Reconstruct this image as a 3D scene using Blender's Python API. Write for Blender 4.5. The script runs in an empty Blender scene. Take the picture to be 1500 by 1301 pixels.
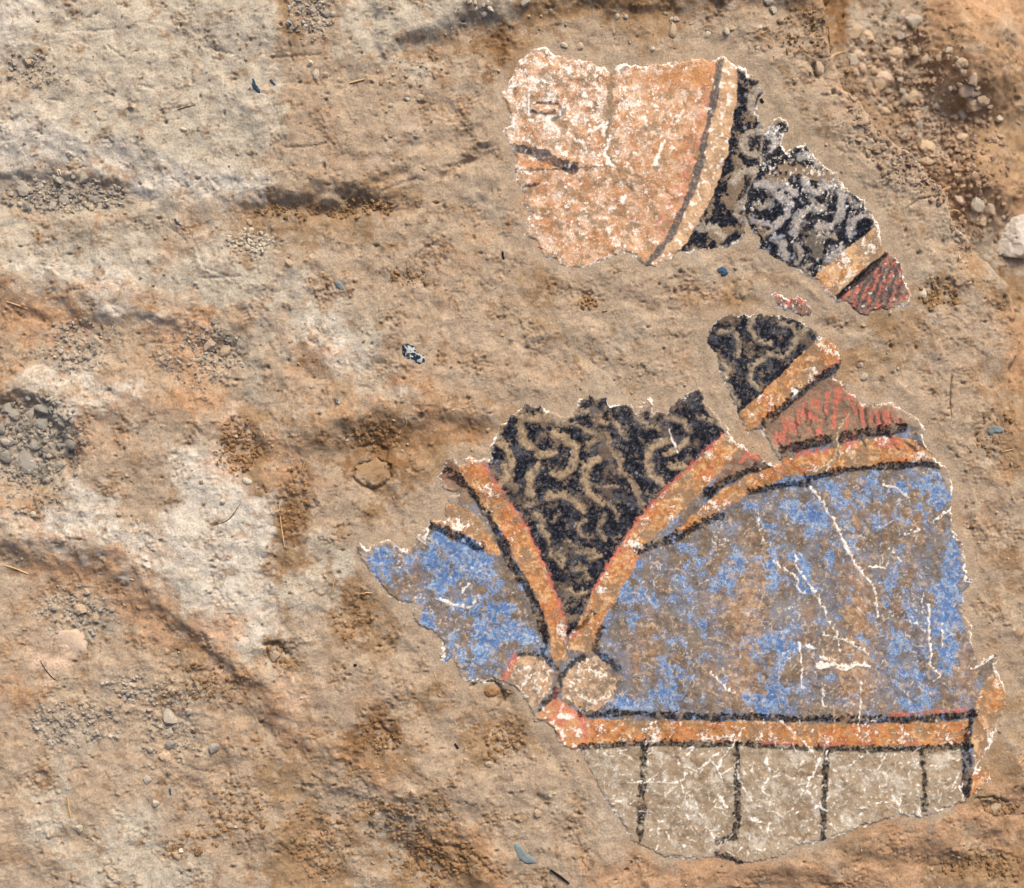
import bpy, bmesh, math, random
import numpy as np
from mathutils import Vector

# ------------------------------------------------------------------ camera, sky, sun, exposure
scene = bpy.context.scene
CAM_H = 2.2                      # metres above the excavated surface; 1 photo pixel = 1 mm on it
cam_data = bpy.data.cameras.new('camera')
cam_data.sensor_width = 36.0
cam_data.lens = 36.0 * CAM_H / 1.5
cam_data.clip_end = 100.0
cam_data.dof.use_dof = True
cam_data.dof.focus_distance = CAM_H
cam_data.dof.aperture_fstop = 1.3
cam = bpy.data.objects.new('camera', cam_data)
scene.collection.objects.link(cam)
cam.location = (0, 0, CAM_H)
scene.camera = cam

SUN_EL, SUN_AZ = math.radians(40), math.radians(20)     # azimuth: clockwise from +Y
world = bpy.data.worlds.new('World'); scene.world = world; world.use_nodes = True
wn = world.node_tree.nodes; wl = world.node_tree.links
sky = wn.new('ShaderNodeTexSky'); sky.sky_type = 'NISHITA'; sky.sun_disc = False
sky.sun_elevation = SUN_EL; sky.sun_rotation = SUN_AZ
sky.air_density = 1.0; sky.dust_density = 9.0; sky.ozone_density = 1.0
bg = wn['Background']; bg.inputs['Strength'].default_value = 0.09
wl.new(sky.outputs[0], bg.inputs[0])
sun_d = bpy.data.lights.new('sun', 'SUN'); sun_d.energy = 1.5; sun_d.angle = math.radians(11)
sun_d.color = (1.0, 0.935, 0.81)
sun = bpy.data.objects.new('sun', sun_d); scene.collection.objects.link(sun)
sd = Vector((math.sin(SUN_AZ) * math.cos(SUN_EL), math.cos(SUN_AZ) * math.cos(SUN_EL), math.sin(SUN_EL)))
sun.rotation_euler = (-sd).to_track_quat('-Z', 'Y').to_euler()
vs = scene.view_settings
vs.view_transform = 'Standard'; vs.look = 'None'; vs.gamma = 1.0; vs.use_curve_mapping = False
vs.exposure = 0.83

random.seed(7); rng = np.random.default_rng(7)
ALB = 0.70                       # seen colour -> base colour

# ------------------------------------------------------------------ helpers
def lin(c):
    c = np.asarray(c, dtype=np.float32) / 255.0
    return (np.where(c <= 0.04045, c / 12.92, ((c + 0.055) / 1.055) ** 2.4) * ALB).astype(np.float32)

_perm = np.random.default_rng(3).permutation(256).astype(np.int32)
_perm = np.concatenate([_perm, _perm])
_ang = np.random.default_rng(4).random(256).astype(np.float32) * 2 * np.pi
_gx, _gy = np.cos(_ang), np.sin(_ang)
def perlin(x, y, seed=0):
    x = x + np.float32(seed * 37.17); y = y + np.float32(seed * 91.73)
    xi = np.floor(x).astype(np.int32); yi = np.floor(y).astype(np.int32)
    xf = (x - xi).astype(np.float32); yf = (y - yi).astype(np.float32)
    u = xf * xf * xf * (xf * (xf * 6 - 15) + 10); v = yf * yf * yf * (yf * (yf * 6 - 15) + 10)
    xa = xi & 255; xb = (xi + 1) & 255; ya = yi & 255; yb = (yi + 1) & 255
    def g(a, b, dx, dy):
        h = _perm[_perm[a] + b]
        return _gx[h] * dx + _gy[h] * dy
    n00 = g(xa, ya, xf, yf); n10 = g(xb, ya, xf - 1, yf)
    n01 = g(xa, yb, xf, yf - 1); n11 = g(xb, yb, xf - 1, yf - 1)
    a = n00 + u * (n10 - n00); b = n01 + u * (n11 - n01)
    return (a + v * (b - a)) * 1.4
def fbm(x, y, wl_, octs=4, seed=0, gain=0.5):
    t = 0; a = 1.0; f = 1.0 / wl_
    for o in range(octs):
        t = t + a * perlin(x * np.float32(f), y * np.float32(f), seed + o * 5.3)
        a *= gain; f *= 2.03
    return t
def sstep(a, b, x):
    t = np.clip((x - a) / (b - a), 0, 1)
    return t * t * (3 - 2 * t)
def mix(a, b, t):
    return a + (b - a) * t[..., None]
def sdf(poly, X, Y):
    """signed distance to a polygon, positive inside"""
    P = np.asarray(poly, dtype=np.float32); d = np.full(X.shape, 1e12, np.float32); ins = np.zeros(X.shape, bool)
    for i in range(len(P)):
        ax, ay = P[i]; bx, by = P[(i + 1) % len(P)]
        ex, ey = bx - ax, by - ay; L = ex * ex + ey * ey
        if L == 0: continue
        wx = X - ax; wy = Y - ay
        t = np.clip((wx * ex + wy * ey) / L, 0, 1)
        d = np.minimum(d, (wx - t * ex) ** 2 + (wy - t * ey) ** 2)
        if ay != by:
            c = ((ay > Y) != (by > Y)) & (X < ex * (Y - ay) / (by - ay) + ax)
            ins ^= c
    return np.where(ins, 1, -1) * np.sqrt(d)
def seg_dist(poly, X, Y):
    """distance to a polyline and position along it 0..1"""
    P = np.asarray(poly, dtype=np.float32); d = np.full(X.shape, 1e12, np.float32); tt = np.zeros(X.shape, np.float32)
    ln = np.sqrt(((P[1:] - P[:-1]) ** 2).sum(1)); tot = ln.sum() + 1e-9; acc = 0
    for i in range(len(P) - 1):
        ax, ay = P[i]; ex, ey = P[i + 1] - P[i]; L = ex * ex + ey * ey + 1e-9
        wx = X - ax; wy = Y - ay; t = np.clip((wx * ex + wy * ey) / L, 0, 1)
        q = (wx - t * ex) ** 2 + (wy - t * ey) ** 2
        m = q < d; d = np.where(m, q, d); tt = np.where(m, (acc + t * ln[i]) / tot, tt); acc += ln[i]
    return np.sqrt(d), tt
def zc(zx, zy, s):               # coordinates read off an enlargement -> photo pixels
    return lambda pts: [(zx + p[0] / s, zy + p[1] / s) for p in pts]
Z1 = zc(700, 40, 3.4225); Z2 = zc(940, 60, 3.0976); Z3 = zc(980, 400, 3.409); Z4 = zc(600, 540, 3.2525)
Z5 = zc(840, 560, 3.2525); Z6 = zc(1100, 640, 3.2525); Z7 = zc(500, 740, 3.4225); Z8 = zc(780, 900, 3.2525)
Z9 = zc(1100, 920, 3.415)
def wx_(px): return (px - 750.0) / 1000.0
def wy_(py): return (650.5 - py) / 1000.0

def tag(o, label=None, cat=None, group=None, kind=None):
    if label: o['label'] = label
    if cat: o['category'] = cat
    if group: o['group'] = group
    if kind: o['kind'] = kind
    return o
def empty(name, loc):
    o = bpy.data.objects.new(name, None); o.location = loc; o.empty_display_size = 0.02
    scene.collection.objects.link(o); return o
def np_mesh(name, V, F, C=None, smooth=True):
    """V (n,3), F (m,k) ints, C (n,3) linear colours"""
    me = bpy.data.meshes.new(name); k = F.shape[1]
    me.vertices.add(len(V)); me.vertices.foreach_set('co', np.ascontiguousarray(V, np.float32).ravel())
    me.loops.add(F.size); me.loops.foreach_set('vertex_index', np.ascontiguousarray(F, np.int32).ravel())
    me.polygons.add(len(F)); me.polygons.foreach_set('loop_start', np.arange(0, F.size, k, dtype=np.int32))
    me.polygons.foreach_set('use_smooth', np.full(len(F), smooth, bool))
    if C is not None:
        at = me.color_attributes.new('Col', 'FLOAT_COLOR', 'POINT')
        c4 = np.ones((len(V), 4), np.float32); c4[:, :3] = C
        at.data.foreach_set('color', c4.ravel())
    me.update(calc_edges=True); me.validate()
    return me
def link(name, me, mat=None, parent=None, loc=None):
    o = bpy.data.objects.new(name, me); scene.collection.objects.link(o)
    if mat and not me.materials: me.materials.append(mat)
    if parent: o.parent = parent
    if loc is not None: o.location = loc
    return o

# ------------------------------------------------------------------ materials
def earth_material(name, grain, bump, rough=0.95, tint=None, hue=0.0):
    m = bpy.data.materials.new(name); m.use_nodes = True
    n = m.node_tree.nodes; l = m.node_tree.links; b = n['Principled BSDF']
    b.inputs['Roughness'].default_value = rough
    b.inputs['Specular IOR Level'].default_value = 0.06
    geo = n.new('ShaderNodeNewGeometry')
    if tint is None:
        src = n.new('ShaderNodeVertexColor'); src.layer_name = 'Col'; col = src.outputs['Color']
    else:
        src = n.new('ShaderNodeRGB'); src.outputs[0].default_value = (*[float(v) for v in tint], 1); col = src.outputs[0]
    n1 = n.new('ShaderNodeTexNoise'); n1.inputs['Scale'].default_value = 330; n1.inputs['Detail'].default_value = 4
    n1.inputs['Roughness'].default_value = 0.65
    l.new(geo.outputs['Position'], n1.inputs['Vector'])
    n2 = n.new('ShaderNodeTexNoise'); n2.inputs['Scale'].default_value = 55; n2.inputs['Detail'].default_value = 5
    l.new(geo.outputs['Position'], n2.inputs['Vector'])
    r1 = n.new('ShaderNodeMapRange'); r1.inputs[1].default_value = 0.25; r1.inputs[2].default_value = 0.75
    r1.inputs[3].default_value = 1 - grain; r1.inputs[4].default_value = 1 + grain
    l.new(n1.outputs['Fac'], r1.inputs[0])
    r2 = n.new('ShaderNodeMapRange'); r2.inputs[1].default_value = 0.3; r2.inputs[2].default_value = 0.7
    r2.inputs[3].default_value = 1 - grain * 0.45; r2.inputs[4].default_value = 1 + grain * 0.45
    l.new(n2.outputs['Fac'], r2.inputs[0])
    mu = n.new('ShaderNodeMath'); mu.operation = 'MULTIPLY'
    l.new(r1.outputs[0], mu.inputs[0]); l.new(r2.outputs[0], mu.inputs[1])
    vm = n.new('ShaderNodeVectorMath'); vm.operation = 'SCALE'
    l.new(col, vm.inputs[0]); l.new(mu.outputs[0], vm.inputs['Scale'])
    out = vm.outputs[0]
    if hue:
        oi = n.new('ShaderNodeObjectInfo')
        r3 = n.new('ShaderNodeMapRange'); r3.inputs[3].default_value = 1 - hue; r3.inputs[4].default_value = 1 + hue
        l.new(oi.outputs['Random'], r3.inputs[0])
        v2 = n.new('ShaderNodeVectorMath'); v2.operation = 'SCALE'
        l.new(out, v2.inputs[0]); l.new(r3.outputs[0], v2.inputs['Scale']); out = v2.outputs[0]
    l.new(out, b.inputs['Base Color'])
    bp = n.new('ShaderNodeBump'); bp.inputs['Strength'].default_value = bump; bp.inputs['Distance'].default_value = 0.0015
    l.new(n1.outputs['Fac'], bp.inputs['Height']); l.new(bp.outputs['Normal'], b.inputs['Normal'])
    return m
MAT_SOIL = earth_material('soil', 0.26, 0.8)
MAT_PAINT = earth_material('painted_plaster', 0.14, 0.35, rough=0.85)
MAT_GRIT = earth_material('grit', 0.18, 0.4)
def rock_mat(name, c): return earth_material(name, 0.16, 0.5, tint=lin(c), hue=0.16)
MAT_GREY = rock_mat('grey_clod', (188, 177, 163)); MAT_TAN = rock_mat('tan_clod', (196, 174, 148))
MAT_PALE = rock_mat('pale_clod', (208, 196, 176)); MAT_PINK = rock_mat('pinkish_clod', (200, 178, 158))
MAT_DARKG = rock_mat('slate_clod', (164, 158, 149)); MAT_BROWN = rock_mat('brown_clod', (165, 128, 92))
MAT_BLUEG = rock_mat('blue_grey_flake', (128, 140, 142)); MAT_BLUE = rock_mat('dark_blue_flake', (66, 92, 118))
MAT_INK = rock_mat('blue_black_flake', (34, 42, 56)); MAT_STRAW = rock_mat('straw', (224, 190, 140))
MAT_ROOT = rock_mat('root', (120, 96, 72)); MAT_BLK = rock_mat('charred_twig', (42, 36, 34))
MAT_SHARD = earth_material('flecked_blue_black', .2, .4, rough=.4, tint=lin((30, 42, 58)))
_n = MAT_SHARD.node_tree.nodes; _l = MAT_SHARD.node_tree.links
_t = _n.new('ShaderNodeTexNoise'); _t.inputs['Scale'].default_value = 170; _t.inputs['Detail'].default_value = 3
_g = _n.new('ShaderNodeNewGeometry'); _l.new(_g.outputs['Position'], _t.inputs['Vector'])
_r = _n.new('ShaderNodeValToRGB'); _r.color_ramp.elements[0].position = .52; _r.color_ramp.elements[1].position = .58
_r.color_ramp.elements[0].color = (.012, .022, .04, 1); _r.color_ramp.elements[1].color = (.36, .38, .38, 1)
_l.new(_t.outputs['Fac'], _r.inputs[0]); _l.new(_r.outputs[0], _n['Principled BSDF'].inputs['Base Color'])
MAT_MUD = rock_mat('dried_mud', (172, 143, 111))
MAT_WHITE = rock_mat('white_root', (225, 215, 198))

# ------------------------------------------------------------------ outlines of the painted plaster
OUT_FACE = Z1([(320,85),(385,130),(470,155),(550,165),(640,190),(665,215),(690,190),(740,175),(900,180),(1030,165),(1080,150),
    (1200,160),(1225,143),(1250,150),(1300,200)]) + Z2([(470,120),(490,155),(540,175),(552,240),(530,280),(525,330),(558,385),(552,470),(537,560),
    (508,640),(480,700),(474,780),(478,850),(462,890),(440,920),(380,940),(240,955),(210,975),(170,960),(135,990),(75,1010),(70,1035),(20,1030)]) + \
    Z1([(830,1200),(790,1160),(720,1130),(650,1160),(600,1190),(520,1218),(470,1215),(400,1185),(340,1155),(300,1110),(290,1080),(235,1040),
    (240,960),(270,930),(215,890),(225,830),(175,740),(185,650),(150,580),(105,515),(165,480),(150,420),(120,340),(150,270),(190,190),(240,125),(300,100)])
OUT_HAIR = Z2([(575,370),(620,345),(665,358),(672,400),(645,425),(640,470),(650,500),(680,490),(740,462),(765,500),(800,540),(850,580),(890,598),(905,630),
    (940,676),(1010,720),(1022,760),(1052,800),(1078,845),(1085,900),(1105,950),(1180,1010),(1190,1070),(1228,1150),(1220,1195),(1150,1215),(1050,1230),
    (1020,1252),(970,1235),(930,1190),(880,1192),(860,1165),(820,1130),(800,1090),(770,1085),(720,1052),(650,1017),(590,980),(530,945),(526,890),(488,862),
    (464,790),(468,705),(494,642),(522,590),(541,540),(545,480),(552,420)])
SEAM = Z2([(560,370),(552,440),(545,490),(537,560),(506,640),(478,700),(470,780),(474,850)])
OUT_RED = Z2([(570,1138),(600,1143),(640,1145),(668,1172),(690,1170),(710,1140),(750,1185),(786,1222),(775,1248),(730,1257),(690,1237),(620,1212),(600,1180)])
OUT_ROBE = Z4([(385,430),(380,370),(420,280),(500,210),(550,165),(640,178),(740,232),(780,210),(800,150),(860,122),(890,150),(940,130),(958,170)]) + \
    Z5([(205,108),(280,108),(300,135),(345,78),(370,72),(388,142),(440,142),(480,100),(540,50),(605,28),(628,90),(690,160),(735,215),(780,285),
    (850,328),(930,385),(985,385),(950,330),(930,290),(890,225),(828,245),(785,165)]) + \
    Z3([(300,600),(245,490),(240,410),(188,350),(188,300),(230,235),(290,205),(430,203),(560,208),(680,248),(745,312),(800,323),(832,358),(857,425),(860,475),
    (830,520),(880,570),(925,603),(960,648),(1040,655),(1130,648),(1170,678),(1210,708),(1255,738),(1287,780),(1270,805),(1292,870),(1330,920),(1402,985)]) + \
    Z6([(962,240),(956,350),(966,450),(1012,500),(1017,570),(1032,650),(1057,690),(1022,740),(1004,830),(1052,890),(1062,990),(1090,1070),(1140,1040),(1190,1030),(1242,1003)]) + \
    Z9([(1232,150),(1242,230),(1287,310),(1282,390),(1242,470),(1222,560),(1172,640),(1130,690),(1200,690),(1207,760),(1160,800),(1100,852),(1060,872),(1020,892),
    (930,922),(850,952),(740,935),(640,972),(540,1002),(380,1062),(230,1092),(150,1152),(0,1182)]) + \
    Z8([(1000,1192),(880,1167),(740,1172),(620,1157),(560,1127),(480,1097),(420,990),(340,880),(290,790),(250,700),(238,655),(180,652),(120,612),(98,550),(60,520),(0,512)]) + \
    Z7([(962,1062),(930,1000),(870,920),(760,880),(650,897),(590,852),(560,770),(520,802),(488,770),(500,690),(460,640),(400,617),(358,570),(358,500),(300,492),(240,462),(180,382),
    (100,282),(73,220),(88,172),(130,220),(180,178),(240,165),(290,200),(350,220),(370,160),(420,110),(450,68),(520,70)]) + \
    Z4([(158,660),(178,618),(230,600),(163,580),(130,520),(173,428),(210,423),(240,465),(280,415),(330,432)])
FRAG_OUT = [OUT_FACE, OUT_HAIR, OUT_RED, OUT_ROBE]

# ------------------------------------------------------------------ relief of the excavated earth (millimetres)
STEP_TL = [(-900,-900),(700,-900),(700,300),(600,312),(520,302),(420,301),(330,300),(262,284),(225,255),(190,237),(110,243),(60,238),(0,228),(-900,220)]
DROP_TR = [(1208,-900),(1203,0),(1212,60),(1234,130),(1292,193),(1342,236),(1386,288),(1404,335),(1450,380),(1477,420),(1493,500),(1476,540),(1479,590),(1510,650),
           (1700,800),(2500,1000),(2500,-900)]
LOW_BL = [(-900,775),(60,792),(150,803),(200,832),(240,890),(290,930),(370,1000),(430,1052),(520,1120),(600,1200),(680,1262),(760,1330),(900,2300),(-900,2300)]
HOL_A = [(-200,400),(60,420),(190,428),(290,470),(400,462),(470,520),(505,560),(440,605),(420,640),(300,600),(130,555),(-200,535)]
HOL_B = [(-200,570),(35,578),(95,606),(128,655),(115,712),(40,735),(-200,745)]
HOL_C = [(-100,252),(55,246),(200,252),(235,285),(200,322),(60,322),(-100,318)]
TOP_STEP = [(540,-900),(545,92),(600,78),(650,52),(700,28),(760,22),(900,18),(1060,12),(1180,6),(1190,-900)]
BOT_R = [(900,1310),(1080,1284),(1250,1248),(1400,1208),(1500,1150),(1700,1100),(2500,2300),(900,2300)]
BLOBS = [ # x, y, rx, ry, angle, mm
    (350,652,38,42,0,-13),(555,648,78,30,-6,-15),(600,600,110,18,6,3),(470,640,26,40,0,5),(430,735,26,60,12,-9),(395,830,18,60,18,-7),
    (620,560,60,32,15,10),(500,610,40,18,-20,7),(700,628,60,22,10,-9),(760,560,80,24,10,3),(170,880,60,40,0,4),(250,820,90,60,0,5),(640,1120,90,30,35,6),(120,120,140,60,0,4),(900,470,120,26,-5,3),(100,905,70,42,0,-8),(110,508,55,45,0,-7),(300,510,60,55,0,-8),
    (100,470,60,14,10,-6),(200,450,60,14,12,5),(735,1015,26,16,25,-11),(402,965,24,18,0,-9),(560,1080,30,38,0,-9),(640,1255,80,34,35,-10),
    (600,1150,40,22,15,6),(470,1235,50,60,0,-6),(730,75,22,50,20,-12),(660,60,60,22,-25,-8),(470,305,110,12,0,-8),(540,295,50,14,-10,-8),
    (1470,50,80,90,0,95),(1490,235,70,70,0,60),(1330,110,40,80,0,-20),(1440,370,26,20,0,-35),(1200,110,10,16,0,-9),
    (1370,430,26,22,0,-7),(30,105,40,22,0,-8),(640,210,110,10,-18,-4),(560,265,60,8,-25,-5),(690,232,60,7,-24,-6),
    (860,446,18,13,0,-7),(590,405,40,14,-8,-6),(250,1060,26,60,0,-7),(110,1230,60,18,-20,-6),(95,1200,70,45,-15,3),(320,1130,16,18,0,-7),
    (1455,1185,34,13,-5,-9),(1450,1265,70,16,-12,-8),(800,1180,12,10,0,-6),(430,160,60,60,0,-3),(150,140,10,40,0,-2),
    (740,1095,40,44,0,-6),(500,860,22,80,25,-6),(520,905,40,46,0,-5),(575,945,22,16,0,-5),(250,920,60,14,40,-7),(330,990,70,16,40,-8)]
def macro(X, Y):
    wxn = fbm(X, Y, 70, 4, 11) * 14; wyn = fbm(X, Y, 70, 4, 12) * 14
    Xw, Yw = X + wxn, Y + wyn
    h = np.zeros(X.shape, np.float32)
    h += (7 + 9 * sstep(300, 400, X)) * sstep(-4, 34, sdf(STEP_TL, Xw, Yw)) * sstep(690, 480, X) * sstep(-1200, 300, Y + 900)
    dt = sdf(DROP_TR, X + wxn * .5, Y + wyn * .5)
    h -= 150 * sstep(-3, 40, dt) + 25 * sstep(30, 160, dt)
    h -= 17 * sstep(-4, 54, sdf(LOW_BL, Xw, Yw))
    h -= 9 * sstep(-6, 46, sdf(HOL_A, Xw, Yw)) + 20 * sstep(-3, 26, sdf(HOL_B, Xw, Yw)) + 10 * sstep(-2, 24, sdf(HOL_C, Xw, Yw))
    h += 11 * sstep(-3, 26, sdf(TOP_STEP, Xw, Yw))
    h -= 16 * sstep(-2, 60, sdf(BOT_R, Xw, Yw))
    for x, y, rx, ry, a, mm in BLOBS:
        ca, sa = math.cos(math.radians(a)), math.sin(math.radians(a))
        dx, dy = Xw - x, Yw - y
        q = ((dx * ca + dy * sa) / rx) ** 2 + ((-dx * sa + dy * ca) / ry) ** 2
        h += mm * .95 * np.exp(-np.minimum(q, 30) * 1.1)
    return h
def gentle(X, Y):                # the slow swell shared by the ground and the plaster lying in it
    return fbm(X, Y, 420, 3, 21) * 5.0

# ------------------------------------------------------------------ ground sheet
ST = 1.5
gx = np.concatenate([np.linspace(-1600, -90, 40), np.arange(-60, 1561, ST), np.linspace(1590, 3100, 40)]).astype(np.float32)
gy = np.concatenate([np.linspace(-1600, -90, 40), np.arange(-60, 1362, ST), np.linspace(1390, 2900, 40)]).astype(np.float32)
GX, GY = np.meshgrid(gx, gy)
fsd = np.full(GX.shape, -1e3, np.float32)
for o in FRAG_OUT:
    xs = [p[0] for p in o]; ys = [p[1] for p in o]
    i0, i1 = np.searchsorted(gx, [min(xs) - 50, max(xs) + 50]); j0, j1 = np.searchsorted(gy, [min(ys) - 50, max(ys) + 50])
    fsd[j0:j1, i0:i1] = np.maximum(fsd[j0:j1, i0:i1], sdf(o, GX[j0:j1, i0:i1], GY[j0:j1, i0:i1]))
near = sstep(-26, 0, fsd)       # 1 on the plaster, 0 away from it
flat = macro(GX, GY)
mac = flat * (1 - near) + 0.25 * flat * near
dtr = sdf(DROP_TR, GX, GY)
MAC = mac + gentle(GX, GY)

LETTERS = { 'W':(214,205,192), 'P':(199,188,171), 'T':(184,164,142), 'B':(166,139,110), 'O':(192,157,126), 'D':(140,108,78),
            'G':(180,167,150), 'K':(214,187,165), 'S':(180,161,139) }
ROWS = [
 'WPPPPPPPBTPPPPGBBBBBTTTTBDGGOO',
 'PPPPPPPPTTPPPTBBTTTTTTTTTBGGOO',
 'TPPPPPPPTTTTTTTBTTSTTSSSTTBGGB',
 'WPPPPPPPTTTTTTTTTTTTTTSSTTBGGB',
 'WWWWPPPPTTTTTTTTTTTTTTSSSTTBBO',
 'GGGTWWWPTTTBTTTTTTTTTTSSSSTBOO',
 'PGGGGGTBBBBTTTTTTTTTTSSSSSSTGG',
 'PPPPPPPPTTTTTTTTTTTTTTTTSSSTBG',
 'OPWWPPPPPTTTTTTBTTTTTBTTTTTBTB',
 'OOTTOOTTPWPTTTTTTTTTTTTTTTBTTO',
 'TTGTTOTGTOWTTTTTTTTTTTTTBBTTTO',
 'OPWWTOTGTTTPOTTTTTTTTTTTTTTTTB',
 'GGOTTTKBTTBBOOBTTTTTTTTTSTTTTB',
 'GGTTTWKBOTDDBTTTTTTTTTTTTTTTTB',
 'TTWTTWWWBTTBTTTTTTTTTTTTTTTTTT',
 'OWWWWWWWDTTTTTTTTTTTTTTTTTTTTT',
 'TOOOWWWWBPTTTTTTTTTTTTTTTTTTTB',
 'TTTOOPWWPPBTTTTTTTTTTTTTTTTTTT',
 'TTGTOOKWTTBTTTTTTTTTTTTTTTTTTT',
 'TKTTTBOPBTTTTTTTTTTTTTTTTTTTTT',
 'OTTTTTTOKTTTBTTTTTTTTTTTTTTTTB',
 'TGGTTGTTOTDTTTBTTTTTTTTTTTTTTT',
 'TGTTTTTTBTBBTTTTTTTTTTTTTTTTTB',
 'TPTTTTTTBTTTBTTTTTTTTTTTTTTTBO',
 'TPTPTTTTBTBGBOTTTTTTTTTTTBOOOO',
 'TTPPPPTTBBTBBBOTTOOOOOOOOOOBBB']
cell = np.array([[lin(LETTERS[c]) for c in r] for r in ROWS])
cell = np.pad(cell, ((1, 1), (1, 1), (0, 0)), mode='edge')
def soil_colour(X, Y):
    Xw = X + fbm(X, Y, 95, 5, 31, .6) * 40; Yw = Y + fbm(X, Y, 95, 5, 32, .6) * 34; nb = fbm(X, Y, 19, 4, 33, .65) * .34
    u = np.clip(Xw / 50.0 + 0.5, 0, 30.999); v = np.clip(Yw / 50.0 + 0.5, 0, 26.999)
    i = np.floor(u).astype(int); j = np.floor(v).astype(int)
    fu = sstep(.16, .84, u - i + nb); fv = sstep(.16, .84, v - j + nb)
    c = mix(mix(cell[j, i], cell[j, i + 1], fu), mix(cell[j + 1, i], cell[j + 1, i + 1], fu), fv)
    return c.astype(np.float32)
GC = soil_colour(GX, GY)

# rough, crumbly places: x, y, rx, ry, how rough
ROUGH = [(95,287,90,26,1.0),(55,640,75,62,1.2),(40,715,60,45,.8),(110,510,52,45,.9),(300,520,60,52,.9),(150,500,40,20,.6),(455,22,36,42,1.),(470,308,110,12,.9),
    (110,895,60,40,.9),(110,1060,80,32,.9),(190,1012,45,22,.8),(300,1005,75,35,.9),(345,652,34,45,1.1),(545,640,55,26,1.),(430,735,24,52,1.),(402,965,26,20,.9),(395,830,16,45,.8),
    (560,1080,30,36,1.),(590,1195,80,36,1.),(640,1262,70,40,1.1),(470,1232,55,60,.8),(250,1075,45,70,.7),(340,1190,55,60,.7),(270,1240,32,22,.6),(738,1010,22,16,1.1),(742,1090,32,34,1.),
    (1375,430,30,26,1.1),(1330,140,95,150,1.2),(1410,230,85,85,1.1),(1430,350,50,50,1.2),(1180,45,44,44,.8),(600,100,55,28,.5),(540,297,46,14,.9),(862,446,17,13,1.1),(595,404,42,14,.8),
    (1452,640,34,46,.6),(1462,1183,38,14,1.),(1445,1268,70,22,1.),(45,105,40,26,.8),(690,415,24,12,.7),(760,330,30,18,.4),(520,905,34,48,.8),(575,945,22,18,.9),(610,1040,30,20,.5),(120,335,24,22,.5),
    (1175,420,50,20,.5),(1400,560,40,30,.5),(800,1175,12,10,1.),(1460,990,20,22,.7),(720,60,24,46,.7),(650,385,30,12,.5),(370,650,30,30,.6),(365,353,36,18,.8),(500,1130,60,40,.5),(80,1010,50,20,.4)]
rg = np.zeros(GX.shape, np.float32)
wob = 1 + fbm(GX, GY, 22, 3, 41) * .7; wbx = fbm(GX, GY, 34, 4, 141) * 16; wby = fbm(GX, GY, 34, 4, 142) * 14; brk = fbm(GX, GY, 15, 3, 143)
for x, y, rx, ry, k in ROUGH:
    i0, i1 = np.searchsorted(gx, [x - rx * 1.8, x + rx * 1.8]); j0, j1 = np.searchsorted(gy, [y - ry * 1.8, y + ry * 1.8])
    a, b = slice(j0, j1), slice(i0, i1)
    q = (((GX[a, b] + wbx[a, b] - x) / rx) ** 2 + ((GY[a, b] + wby[a, b] - y) / ry) ** 2) * wob[a, b]
    rg[a, b] = np.maximum(rg[a, b], k * sstep(1.7, .1, q) * np.clip(.75 + 1.1 * brk[a, b], 0, 1.15))
patch = sstep(.12, .75, fbm(GX, GY, 52, 5, 43, .6)) * .75 + sstep(.25, .7, fbm(GX, GY, 17, 4, 44, .6)) * .5
rough = np.clip(np.maximum(rg, patch), 0, 1.25) * (1 - near)
quiet = 1 - .95 * near
f60 = fbm(GX, GY, 75, 3, 51); f22 = fbm(GX, GY, 24, 3, 52); f9 = fbm(GX, GY, 9.5, 2, 53); f4 = perlin(GX / 4.4, GY / 4.4, 54)
rid = 1 - np.abs(fbm(GX, GY, 13, 2, 55)) * 2.0
H = MAC + quiet * (f60 * 5.0 + f22 * 1.5 + f9 * .4 + f4 * .16)
H += rough * (f9 * 2.4 + f4 * 1.8 + brk * 1.5 - np.clip(rid - .72, 0, 1) * 7.0)
# small open pits, crumbs and tool strokes
def stamp(x, y, r, fn):
    i0, i1 = np.searchsorted(gx, [x - r, x + r]); j0, j1 = np.searchsorted(gy, [y - r, y + r])
    jc, ic = min((j0 + j1) // 2, len(gy) - 1), min((i0 + i1) // 2, len(gx) - 1)
    if i1 > i0 and j1 > j0 and near[jc, ic] < .3 and rng.random() < .22 + rough[jc, ic] * 1.2:
        fn(slice(j0, j1), slice(i0, i1))
darkc = lin((112, 84, 60))
for _ in range(6500):
    x, y = rng.random() * 1600 - 50, rng.random() * 1400 - 50; r = 1.1 + 2.2 * rng.random() ** 5; e = .55 + 1.1 * rng.random(); d = r * (1.0 + 1.6 * rng.random())
    def fn(a, b):
        q = ((GX[a, b] - x) / r / e) ** 2 + ((GY[a, b] - y) / r * e) ** 2
        H[a, b] -= d * np.exp(-q * 1.3)
    stamp(x, y, r * 2.6, fn)
for _ in range(4000):
    x, y = rng.random() * 1600 - 50, rng.random() * 1400 - 50; r = 1.2 + 2.4 * rng.random() ** 4; e = .6 + .8 * rng.random()
    def fn(a, b):
        q = ((GX[a, b] - x) / r / e) ** 2 + ((GY[a, b] - y) / r * e) ** 2
        H[a, b] += r * .65 * sstep(1.5, .5, q)
    stamp(x, y, r * 2.4, fn)
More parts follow.
